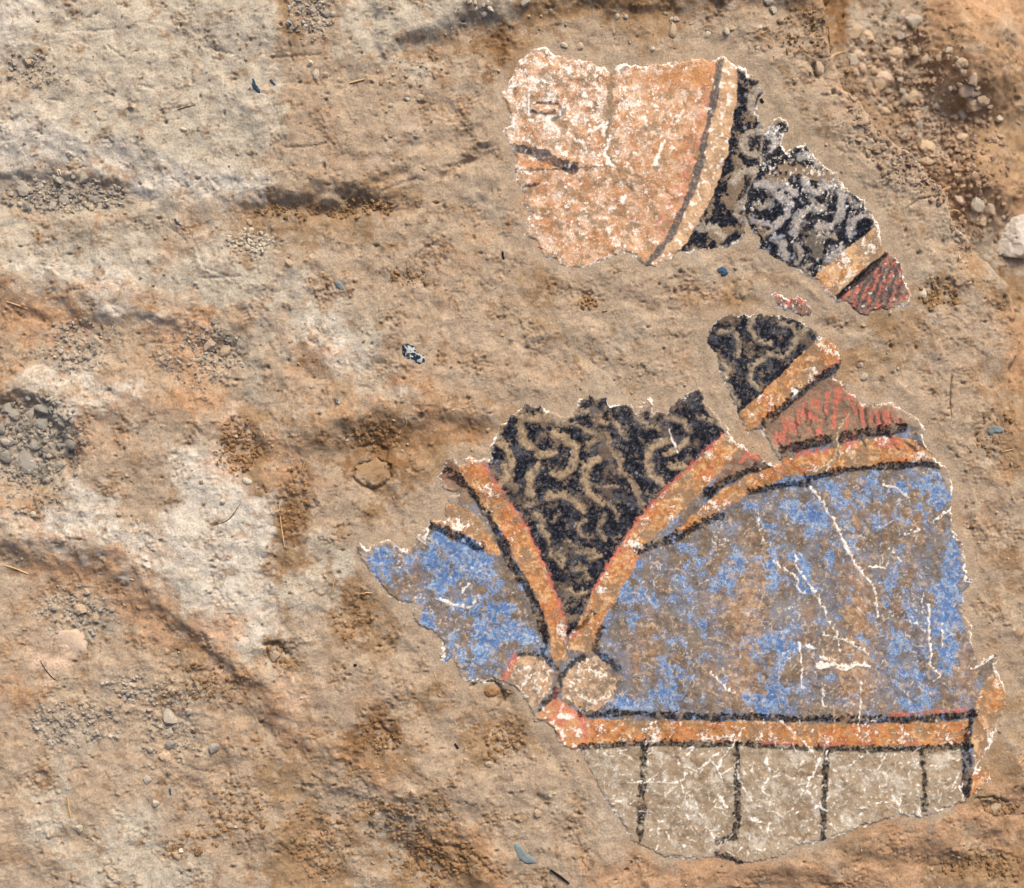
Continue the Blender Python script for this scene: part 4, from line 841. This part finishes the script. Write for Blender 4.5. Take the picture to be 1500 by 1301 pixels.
def hash_(s): return sum((i + 1) * ord(ch) for i, ch in enumerate(s)) % 9973
used = []
def stone(px, py, rx, ry, mat, label, group=None, name='stone', sub=2, sink=.42, ang=None, hz=None, cat='stone'):
    x, y = unproj(px, py); me = random.choice(rocks(mat, sub=sub))
    s = (CAM_H * 1000 - gh(x, y)) / (CAM_H * 1000)
    rz = hz if hz else min(rx, ry) * .85
    ang = random.uniform(0, 6.28) if ang is None else ang
    o = link(name, me); o.location = (wx_(x), wy_(y), (gh(x, y) + rz * .75 * (1 - 2 * sink)) / 1000)
    o.scale = (rx * s / 1000, ry * s / 1000, rz * s / 1000); o.rotation_euler = (random.uniform(-.2, .2), random.uniform(-.2, .2), ang)
    tag(o, label, cat, group); used.append((x, y, max(rx, ry))); return o
def scatter(n, inside, rr, mats, label, group, name='clod', gap=.8, cat='clod', power=2.0):
    k = 0; tries = 0
    while k < n and tries < n * 60:
        tries += 1; x, y = inside()
        r = rr[0] + (rr[1] - rr[0]) * random.random() ** power
        if any((x - u) ** 2 + (y - v) ** 2 < (gap * (r + w)) ** 2 for u, v, w in used): continue
        if fsd[int(np.clip(np.searchsorted(gy, y), 0, ny - 1)), int(np.clip(np.searchsorted(gx, x), 0, nx - 1))] > -r: continue
        stone(x, y, r * random.uniform(.9, 1.3), r * random.uniform(.7, 1.0), random.choice(mats), label, group, name, cat=cat); k += 1
def ell(x, y, rx, ry):
    def f():
        while True:
            a, b = random.uniform(-1, 1), random.uniform(-1, 1)
            if a * a + b * b < 1: return x + a * rx, y + b * ry
    return f
def poly_pick(poly):
    xs = [p[0] for p in poly]; ys = [p[1] for p in poly]
    def f():
        while True:
            x, y = random.uniform(min(xs), max(xs)), random.uniform(min(ys), max(ys))
            if sdf(poly, np.array([[x]], np.float32), np.array([[y]], np.float32))[0, 0] > 0: return x, y
    return f
# singled-out stones
block = rock_mesh('stone_block', 31, 4, .8, 15); block.materials.append(rock_mat('pale_block', (214, 204, 194)))
o = stone(1486, 348, 42, 34, MAT_PINK, 'large pale pinkish grey angular block among the deep gravel', name='stone_block', sub=3, ang=.5, hz=30, cat='stone block'); o.data = block
lump = rock_mesh('rounded_lump', 77, 3, .8, 90); lump.materials.append(MAT_PINK)
for p_ in lump.polygons: p_.use_smooth = True
o = stone(98, 944, 50, 38, MAT_PINK, 'smooth rounded pinkish lump half buried beside crumbs', name='rounded_lump', sub=3, ang=-.15, hz=16, sink=.78, cat='clod'); o.data = lump
stone(36, 276, 11, 16, MAT_GREY, 'largest pale grey clod in the rubble pocket under the white ledge', name='clod', cat='clod', ang=.2)
stone(41, 676, 17, 20, MAT_DARKG, 'flat oval grey slab beside the dark rubble heap', name='clod', cat='clod', hz=8, ang=.5)
stone(190, 1035, 12, 9, MAT_PINK, 'pale flat pinkish pebble beside dark crumbs on lower earth', name='pebble', cat='pebble')
stone(250, 1053, 11, 15, MAT_GREY, 'biggest clod at the head of a short row of grey stones', name='clod', cat='clod', ang=.3)
stone(249, 1073, 9, 6, MAT_GREY, 'small oval grey pebble second in the short row of stones', name='pebble', cat='pebble', ang=0)
stone(251, 1091, 9, 9, MAT_DARKG, 'round slate grey pebble third in the short row of stones', name='pebble', cat='pebble')
stone(243, 1108, 11, 8, MAT_TAN, 'tan triangular clod last in the short row of stones', name='clod', cat='clod')
stone(314, 1096, 9, 10, MAT_DARKG, 'lone grey pebble with shaded right side on lower slope', name='pebble', cat='pebble')
stone(216, 1142, 7, 9, MAT_GREY, 'lone pale oval pebble below the row of grey stones', name='pebble', cat='pebble', ang=0)
stone(117, 1213, 7, 8, MAT_PALE, 'white pebble lying in a shallow oval hollow', name='pebble', cat='pebble')
stone(228, 1176, 6, 7, MAT_PALE, 'small whitish crumb near blue speck on pale earth', name='pebble', cat='pebble')
stone(259, 1253, 6, 8, MAT_TAN, 'tan clod in a small ring of crumbs', name='clod', cat='clod'); stone(265, 1247, 5, 5, MAT_PALE, 'pale crumb beside tan clod in a small ring', name='clod', cat='clod')
stone(326, 735, 6, 7, MAT_PALE, 'small white angular pebble on white crusted earth', name='pebble', cat='pebble'); stone(361, 704, 10, 6, MAT_PALE, 'pale oval pebble at the foot of the brown hollow', name='pebble', cat='pebble', ang=-.5)
stone(49, 753, 5, 6, MAT_PALE, 'whitish crumb on the pale ledge beneath the rubble heap', name='pebble', cat='pebble'); stone(174, 753, 5, 5, MAT_TAN, 'tan crumb sunk in the white crust', name='pebble', cat='pebble')
stone(118, 893, 14, 9, MAT_TAN, 'flat angular tan clod beside the rounded pinkish lump', name='clod', cat='clod', ang=.2); stone(140, 903, 8, 10, MAT_TAN, 'narrow tan clod at the end of the flat angular clod', name='clod', cat='clod')
stone(118, 505, 12, 8, MAT_TAN, 'angular tan clod in the crumbly hollow beside orange earth', name='clod', cat='clod'); stone(306, 505, 13, 9, MAT_PINK, 'pinkish angular clod in the rough dark patch', name='clod', cat='clod'); stone(330, 515, 8, 12, MAT_TAN, 'upright tan clod next to the pinkish angular clod', name='clod', cat='clod')
stone(463, 109, 6, 7, MAT_PALE, 'pale rounded pebble in a dark socket beside a smaller one', name='pebble', cat='pebble'); stone(477, 110, 5, 5, MAT_TAN, 'smaller tan pebble beside a pale one in a dark socket', name='pebble', cat='pebble')
stone(454, 93, 6, 6, MAT_PALE, 'buried pale nub above the two socketed pebbles', name='pebble', cat='pebble'); stone(487, 20, 5, 5, MAT_PALE, 'round white pebble beside the grey crumb heap', name='pebble', cat='pebble')
stone(638, 110, 7, 6, MAT_TAN, 'tan clod on the plain earth left of the face', name='clod', cat='clod'); stone(615, 143, 5, 7, MAT_TAN, 'small clod with dark underside left of the face', name='clod', cat='clod')
stone(596, 145, 4, 4, MAT_PALE, 'tiny pale pebble left of the dark sided clod', name='pebble', cat='pebble'); stone(572, 155, 4, 4, MAT_PALE, 'tiny pebble pair member on tan earth', name='pebble', cat='pebble')
stone(770, 4, 8, 7, MAT_GREY, 'grey clod at the brown upper slope', name='clod', cat='clod'); stone(985, 45, 6, 11, MAT_TAN, 'tall tan clod in the line of stones above the face', name='clod', cat='clod', ang=0)
stone(983, 29, 5, 5, MAT_PALE, 'pale pebble touching the tall tan clod', name='pebble', cat='pebble'); stone(991, 29, 5, 5, MAT_GREY, 'grey pebble touching the tall tan clod', name='pebble', cat='pebble')
stone(1036, 50, 5, 7, MAT_PALE, 'slanting pale pebble in the line of stones above the face', name='pebble', cat='pebble', ang=-.5); stone(1064, 46, 5, 6, MAT_PALE, 'upright cream pebble in the line of stones above the face', name='pebble', cat='pebble')
stone(1072, 43, 4, 3, MAT_TAN, 'tiny tan pebble beside the upright cream pebble', name='pebble', cat='pebble'); stone(827, 66, 6, 5, MAT_PALE, 'pale wedge pebble just above the face piece', name='pebble', cat='pebble')
stone(850, 68, 6, 6, MAT_TAN, 'tan pebble right of the pale wedge above the face', name='pebble', cat='pebble'); stone(957, 72, 4, 4, MAT_PALE, 'single cream pebble close above the face piece', name='pebble', cat='pebble')
stone(904, 24, 4, 4, MAT_PALE, 'left pebble of a pale pair at the slope foot', name='pebble', cat='pebble'); stone(916, 25, 4, 4, MAT_PALE, 'right pebble of a pale pair at the slope foot', name='pebble', cat='pebble')
stone(1110, 70, 4, 4, MAT_PALE, 'cream pebble above the top of the dark hair', name='pebble', cat='pebble'); stone(1113, 40, 4, 4, MAT_PALE, 'small pebble on bare earth above the hair', name='pebble', cat='pebble')
stone(1133, 14, 8, 7, MAT_GREY, 'grey clod with black gap at the upper slope', name='clod', cat='clod'); stone(1125, 2, 9, 6, MAT_GREY, 'grey clod wedged above another at the upper slope', name='clod', cat='clod')
stone(1200, 100, 7, 12, MAT_TAN, 'ragged tan lump beside a black hole near the drop', name='clod', cat='clod', ang=.3); stone(1261, 534, 5, 4, MAT_PALE, 'small pale pebble on earth right of the orange stripe', name='pebble', cat='pebble')
stone(1266, 552, 6, 6, MAT_PALE, 'rounded white pebble below a smaller one right of the orange stripe', name='pebble', cat='pebble'); stone(1351, 432, 6, 10, MAT_PALE, 'pale upright pebble in dark crumbs beside the red corner', name='pebble', cat='pebble', ang=.1)
stone(716, 1119, 6, 5, MAT_TAN, 'tan pebble beside a white speck below the blue robe', name='pebble', cat='pebble'); stone(787, 1191, 6, 7, MAT_TAN, 'smooth tan pebble beside a dark crumb pit', name='pebble', cat='pebble')
stone(268, 72 + 118, 7, 5, MAT_PALE, 'cream crumb on the smooth pale upper ledge', name='pebble', cat='pebble'); stone(42, 92, 7, 6, MAT_TAN, 'tan clod in the small hollow of the upper ledge', name='clod', cat='clod')
stone(365, 325, 6, 4, MAT_TAN, 'flat tan pebble above the patch of white chips', name='pebble', cat='pebble'); stone(424, 386, 5, 7, MAT_TAN, 'small clod with dark gap below the white chips', name='clod', cat='clod')
stone(638, 1296, 8, 7, MAT_BROWN, 'round brown clod at the edge of the brown crumbs', name='clod', cat='clod'); stone(1448, 306, 14, 10, MAT_PINK, 'pinkish clod beside the large pale block', name='clod', cat='clod')
# look-alikes in heaps
scatter(34, ell(95, 284, 92, 26), (4, 10), [MAT_GREY, MAT_GREY, MAT_DARKG, MAT_TAN], 'loose grey clod in the rubble pocket under the white ledge', 'clods in the pocket under the white ledge')
scatter(46, ell(52, 636, 66, 56), (4.5, 13), [MAT_DARKG, MAT_DARKG, MAT_GREY], 'slate grey clod in the dark rubble heap below orange earth', 'clods in the dark rubble heap')
scatter(26, ell(366, 354, 33, 16), (3, 6), [MAT_PALE, MAT_PALE, MAT_TAN], 'whitish chip in the small oval patch of white chips', 'white chips in the oval patch', name='chip', cat='chip')
scatter(16, ell(452, 16, 30, 26), (3.5, 7), [MAT_GREY, MAT_PALE], 'grey crumb in the little heap on the upper ledge', 'crumbs in the heap on the upper ledge')
scatter(7, ell(704, 10, 18, 14), (3.5, 7), [MAT_GREY, MAT_PALE], 'grey crumb in the cluster at the head of the brown slope', 'crumbs at the head of the brown slope')
TRP = [(1236,20),(1300,10),(1380,40),(1420,110),(1470,150),(1500,170),(1500,200),(1420,190),(1400,230),(1440,300),(1500,310),(1500,330),(1440,330),(1410,300),(1360,240),(1300,180),(1250,120)]
scatter(110, poly_pick(TRP), (4.5, 14), [MAT_TAN, MAT_PINK, MAT_GREY], 'pinkish tan clod in the blurred gravel bank beyond the broken edge', 'clods in the gravel bank beyond the edge', gap=.75)
scatter(12, ell(640, 1275, 50, 20), (4, 8), [MAT_BROWN], 'brown clod in the crumbly brown patch on the lower slope', 'brown clods on the lower slope')

# ------------------------------------------------------------------ flakes, straws and roots
def flake(pts, mat, name, label, thick=2.0, cat='flake', group=None, lift=1.2, jag=.35):
    P = np.array(pts, float); n = max(18, len(pts) * 2); C_ = np.vstack([P, P[:1]]); ln = np.concatenate([[0], np.cumsum(np.hypot(*(C_[1:] - C_[:-1]).T))])
    T = np.linspace(0, ln[-1], n, endpoint=False); sz = ln[-1] / 40
    O = np.stack([np.interp(T, ln, C_[:, 0]), np.interp(T, ln, C_[:, 1])], -1) + rng.normal(size=(n, 2)) * jag * min(sz, 1.6)
    cx, cy = O.mean(0); rings = [(1.04, -thick * 2), (1.0, -.3), (.8, lift * .75), (.45, lift), (.0, lift)]
    V_, F_ = [], []
    for k, (q, dz) in enumerate(rings):
        for x, y in O:
            a, b = cx + (x - cx) * q, cy + (y - cy) * q
            V_.append((wx_(a) - wx_(cx), wy_(b) - wy_(cy), (gh(a, b) * .6 + gh(cx, cy) * .4 - gh(cx, cy) + .8 + dz + rng.normal() * .12 * lift) / 1000))
    for k in range(len(rings) - 1):
        for i in range(n):
            j = (i + 1) % n; F_.append((k * n + j, k * n + i, (k + 1) * n + i, (k + 1) * n + j))
    me = np_mesh(name, np.array(V_), np.array(F_), None, True)
    o = link(name, me, mat); o.location = (wx_(cx), wy_(cy), gh(cx, cy) / 1000); tag(o, label, cat, group); return o
def arc(pts, w):                 # thick outline round a polyline
    P = np.array(pts, float); L, R_ = [], []
    for i in range(len(P)):
        d = P[min(i + 1, len(P) - 1)] - P[max(i - 1, 0)]; d /= np.hypot(*d) + 1e-9; k = w * (.35 if i in (0, len(P) - 1) else .55 + .1 * random.random())
        L.append((P[i][0] - d[1] * k, P[i][1] + d[0] * k)); R_.append((P[i][0] + d[1] * k, P[i][1] - d[0] * k))
    return L + R_[::-1]
flake([(589,507),(596,504),(605,506),(609,514),(616,522),(622,520),(622,530),(614,534),(604,530),(596,527),(590,518)], MAT_SHARD, 'stone_shard', 'blue black glossy shard with white flecks set in tan earth', 4, 'shard')
for pts, lab, mat, w in [([(374,120),(376,132),(384,140)], 'blue crescent flake left of a pinkish nub', MAT_BLUE, 5), ([(398,120),(405,128)], 'short blue flake right of a pinkish nub', MAT_BLUE, 4), ([(256,320),(259,327),(266,331)], 'thin blue curl below the grey rubble pocket', MAT_BLUE, 3),
    ([(492,412),(497,418),(503,424)], 'blue grey flake in plain earth near white chips', MAT_BLUEG, 7), ([(493,583),(496,592)], 'blue grey flake beside brown crumbs', MAT_BLUEG, 7), ([(756,1237),(762,1252),(774,1262),(786,1262)], 'grey blue curved flake on the slope below the skirt', MAT_BLUEG, 12),
    ([(1050,398),(1058,394),(1063,400),(1056,404)], 'dark blue chip lying below the face piece', MAT_BLUE, 8), ([(736,368),(738,380)], 'small dark blue splinter left of the face piece', MAT_INK, 4), ([(1447,634),(1457,628),(1469,632)], 'grey blue rounded flake right of the orange corner', MAT_BLUEG, 11),
    ([(1334,225),(1346,236)], 'grey blue flake at the broken edge above the gravel', MAT_BLUEG, 9), ([(666,1090),(671,1098)], 'blue black sliver beside brown hollow', MAT_INK, 4.5), ([(518,974),(523,974)], 'tiny black chip on earth left of the blue robe', MAT_INK, 4.5), ([(1114,145),(1118,151)], 'small blue black chip off the dark hair', MAT_INK, 6),
    ([(1120,252),(1124,248)], 'tiny dark chip in the seam between the face and hair pieces', MAT_INK, 3), ([(245,1158),(247,1168)], 'slim blue sliver near whitish crumb', MAT_BLUE, 3.5)]:
    flake(arc(pts, w), mat, 'paint_flake', lab, 1.6, 'flake')
stone(389, 131, 9, 11, MAT_PINK, 'pinkish brown nub between two blue flakes', name='nub', cat='clod', hz=5)
flake([(519,684),(528,681),(531,676),(541,677),(550,671),(557,677),(566,679),(563,686),(571,692),(566,701),(559,702),(555,710),(546,707),(538,712),(531,704),(524,702),(526,694)], MAT_MUD, 'dried_clod', 'cracked brown crust of dried mud with a dark gap round it', 3.5, 'clod', lift=.3, jag=.9)
stone(402, 961, 11, 13, MAT_TAN, 'tan clod ringed by a dark crack on the pale slope', name='clod', cat='clod', hz=6, sink=.5)
stone(1456, 1183, 12, 7, MAT_TAN, 'tan clod in a dark pit at the foot of the orange strip', name='clod', cat='clod', hz=6, sink=.4)
stone(722, 1012, 14, 10, MAT_BROWN, 'brown clod beside a dark hole under the blue robe', name='clod', cat='clod', hz=8, sink=.4)
def strand(pts, r, mat, name, label, cat, group=None, arch=1.5):
    n = 12; P = np.array(pts, float); ln = np.concatenate([[0], np.cumsum(np.hypot(*(P[1:] - P[:-1]).T))]); T = np.linspace(0, ln[-1], n)
    xs = np.interp(T, ln, P[:, 0]); ys = np.interp(T, ln, P[:, 1])
    for _ in range(2): xs[1:-1] = (xs[:-2] + 2 * xs[1:-1] + xs[2:]) / 4; ys[1:-1] = (ys[:-2] + 2 * ys[1:-1] + ys[2:]) / 4
    q = [unproj(a, b) for a, b in zip(xs, ys)]; zs = np.array([gh(*p) for p in q]); zs = np.maximum(zs, np.convolve(np.pad(zs, 2, 'edge'), np.ones(5) / 5, 'valid')) + r * .6
    c0 = q[0]; z0 = zs[0]; Vv = []; Ff = []
    for i in range(n):
        a, b = q[max(i - 1, 0)], q[min(i + 1, n - 1)]; d = np.array([b[0] - a[0], -(b[1] - a[1]), 0]); d /= np.linalg.norm(d) + 1e-9; s = np.array([-d[1], d[0], 0]); rr = r * (.55 + .45 * math.sin(math.pi * (i + .6) / n))
        for k in range(6):
            th = k * math.pi / 3; o = s * math.cos(th) * rr; Vv.append(((q[i][0] - c0[0] + o[0]) / 1000, (-(q[i][1] - c0[1]) + o[1]) / 1000, (zs[i] - z0 + math.sin(th) * rr + arch * math.sin(math.pi * i / (n - 1)) * .3) / 1000))
    for i in range(n - 1):
        for k in range(6): Ff.append((i * 6 + k, i * 6 + (k + 1) % 6, i * 6 + 6 + (k + 1) % 6, i * 6 + 6 + k))
    me = np_mesh(name, np.array(Vv), np.array(Ff)); o = link(name, me, mat); o.location = (wx_(c0[0]), wy_(c0[1]), z0 / 1000); tag(o, label, cat, group); return o
for pts, r, mat, lab in [([(409,740),(412,770),(417,801)], 1.0, MAT_STRAW, 'long pale straw beside the brown streak'), ([(527,870),(536,868),(546,869)], .9, MAT_STRAW, 'short straw left of the blue sleeve tip'), ([(497,755),(501,748)], .8, MAT_STRAW, 'stubby straw above the blue sleeve tip'),
    ([(1212,82),(1240,75)], 1.0, MAT_STRAW, 'straight straw lying across the broken edge'), ([(100,1168),(101,1183),(104,1197)], 1.4, MAT_STRAW, 'thick pale straw above the oval hollow'), ([(10,442),(26,447),(41,453)], 1.0, MAT_STRAW, 'straw on orange earth near the dark rubble heap'),
    ([(6,828),(24,833),(42,841)], 1.0, MAT_STRAW, 'straw on brown earth below the white ledge'), ([(635,984),(640,996)], .9, MAT_STRAW, 'bent straw below the blue robe'), ([(484,875),(488,860),(490,848)], .8, MAT_STRAW, 'faint straw beside the shaded brown patch'), ([(594,610),(596,620),(594,626)], .8, MAT_STRAW, 'curled straw on the rusty ridge'),
    ([(386,632),(388,642)], .8, MAT_STRAW, 'tiny straw on the rusty lip over the brown hollow'), ([(484,612),(488,604)], .8, MAT_STRAW, 'tiny upright straw at the left end of the rusty ridge'), ([(443,690),(448,672)], .8, MAT_STRAW, 'fine straw on the whitish spur'), ([(348,962),(344,972)], .9, MAT_STRAW, 'small straw on the white lower ledge'),
    ([(150,1055),(148,1040)], .8, MAT_STRAW, 'thin straw among dark crumbs'), ([(1396,305),(1412,318),(1423,318)], 1.1, MAT_STRAW, 'curved straw hanging over the gravel'), ([(1380,276),(1412,273)], .8, MAT_STRAW, 'straight straw over the gravel bank'), ([(1406,372),(1404,384)], .9, MAT_STRAW, 'short straw on the crumbly rim near the pale block'),
    ([(1430,372),(1443,368)], .9, MAT_STRAW, 'pale straw at the rim below the pale block'), ([(1468,662),(1484,658)], .8, MAT_STRAW, 'thin straw below the grey blue rounded flake'), ([(1490,1120),(1500,1110)], .9, MAT_STRAW, 'straw at the right end of the skirt'), ([(512,122),(535,116)], 1.5, MAT_STRAW, 'golden straw on tan earth near the upper ledge')]:
    strand(pts, r, mat, 'straw', lab, 'straw', 'straws in the earth')
strand([(86,257),(84,250),(87,248),(89,256)], 1.3, MAT_WHITE, 'rootlet', 'white curled rootlet under the ledge', 'root'); strand([(160,490),(164,486),(165,478)], .7, MAT_WHITE, 'rootlet', 'fine white rootlet on orange earth', 'root')
strand([(59,968),(66,980),(76,992),(85,998)], .6, MAT_BLK, 'rootlet', 'thin dark rootlet below the rounded pinkish lump', 'root'); strand([(1396,548),(1391,575),(1393,600),(1395,620)], .5, MAT_ROOT, 'rootlet', 'fine dark rootlet on earth right of the red field', 'root')
strand([(806,1274),(818,1282),(834,1294)], 1.8, MAT_BLK, 'twig', 'black twig on the slope below the skirt', 'twig'); strand([(1205,28),(1217,45),(1221,68),(1216,78)], 2.2, MAT_ROOT, 'root', 'curved brown root at the lip above the gravel', 'root')
strand([(310,771),(336,762),(352,738)], .7, MAT_ROOT, 'rootlet', 'brown rootlet lying in the white crust', 'root'); strand([(260,161),(272,157),(287,154)], .9, MAT_ROOT, 'rootlet', 'short brown stem on the pale upper ledge', 'root')

# ------------------------------------------------------------------ fine crumbs
GRIT = [(95,287,95,28,520,'g'),(55,645,80,68,620,'d'),(40,720,60,45,220,'g'),(112,510,52,45,260,'g'),(300,520,60,52,320,'g'),(366,354,36,18,150,'p'),(455,22,36,42,260,'g'),(470,310,110,11,260,'b'),(110,895,60,40,230,'g'),(110,1060,85,34,420,'g'),
    (190,1012,45,22,200,'g'),(300,1005,75,35,200,'b'),(345,652,34,45,260,'b'),(545,640,45,22,110,'b'),(430,735,24,52,160,'b'),(402,962,26,22,70,'b'),(560,1080,28,36,150,'b'),(590,1195,80,36,260,'b'),(640,1262,70,40,380,'b'),(470,1232,55,60,220,'b'),(250,1075,45,70,220,'g'),
    (340,1190,55,60,150,'b'),(270,1240,32,22,90,'b'),(738,1012,20,14,60,'b'),(742,1090,32,34,120,'b'),(1375,430,30,26,130,'b'),(1330,130,90,140,1300,'k'),(1410,230,80,80,700,'k'),(1440,330,50,40,260,'k'),(1180,45,44,44,160,'b'),(600,100,55,28,70,'t'),(540,297,46,14,140,'b'),
    (862,446,16,12,60,'b'),(595,404,42,14,110,'b'),(1452,640,34,46,90,'b'),(1460,1183,36,13,90,'b'),(1445,1268,70,22,220,'b'),(45,105,40,26,130,'g'),(985,45,110,26,90,'t'),(790,40,40,20,40,'t'),(520,905,34,48,90,'b'),(750,650,750,650,1500,'t')]
GCOL = {'g': (182,172,160), 'd': (152,147,140), 'p': (212,200,180), 'b': (160,128,94), 'k': (178,152,130), 't': (190,168,142)}
bm = bmesh.new(); bmesh.ops.create_icosphere(bm, subdivisions=1, radius=1.0)
IV = np.array([v.co[:] for v in bm.verts]); IF = np.array([[v.index for v in f.verts] for f in bm.faces]); bm.free()
bm = bmesh.new(); bmesh.ops.create_icosphere(bm, subdivisions=1, radius=1.0); bm.free()
# a 20-sided seed is enough for a crumb of a few millimetres
ph_ = (1 + 5 ** .5) / 2
IV = np.array([(-1,ph_,0),(1,ph_,0),(-1,-ph_,0),(1,-ph_,0),(0,-1,ph_),(0,1,ph_),(0,-1,-ph_),(0,1,-ph_),(ph_,0,-1),(ph_,0,1),(-ph_,0,-1),(-ph_,0,1)], float) / np.hypot(1, ph_)
IF = np.array([(0,11,5),(0,5,1),(0,1,7),(0,7,10),(0,10,11),(1,5,9),(5,11,4),(11,10,2),(10,7,6),(7,1,8),(3,9,4),(3,4,2),(3,2,6),(3,6,8),(3,8,9),(4,9,5),(2,4,11),(6,2,10),(8,6,7),(9,8,1)])
VV, FF, CC = [], [], []; k = 0
for x, y, rx, ry, n, ck in GRIT:
    base = lin(GCOL[ck]); wide = n == 1500
    for _ in range(n):
        if wide: px, py = x + rng.uniform(-1, 1) * rx, y + rng.uniform(-1, 1) * ry
        else:
            a = rng.random() * 6.283; q = rng.random() ** .6; px, py = x + rx * q * math.cos(a), y + ry * q * math.sin(a)
        r = (1.1 + 2.6 * rng.random() ** 2.6) * (.8 if wide else (1.45 if ck == 'k' else 1.0))
        px, py = unproj(px, py)
        j, i = int(np.clip(np.searchsorted(gy, py), 0, ny - 1)), int(np.clip(np.searchsorted(gx, px), 0, nx - 1))
        if fsd[j, i] > -r - 1 or (not wide and rough[j, i] < .75 * rng.random()): continue
        v = IV * (1 + .28 * rng.normal(size=(12, 1))) * np.array([r * rng.uniform(.8, 1.4), r * rng.uniform(.7, 1.1), r * .8])
        a = rng.random() * 6.283; ca, sa = math.cos(a), math.sin(a); v = np.stack([v[:, 0] * ca - v[:, 1] * sa, v[:, 0] * sa + v[:, 1] * ca, v[:, 2]], -1) / 1000
        VV.append(v + np.array([wx_(px), wy_(py), (HG[j, i] + r * .25) / 1000])); FF.append(IF + k * 12); k += 1
        CC.append(np.tile(base * rng.uniform(.72, 1.2), (12, 1)))
grit = link('gravel', np_mesh('gravel', np.concatenate(VV), np.concatenate(FF), np.concatenate(CC), False), MAT_GRIT)
tag(grit, 'fine loose crumbs of earth scattered over the excavated ground', 'gravel', kind='stuff')
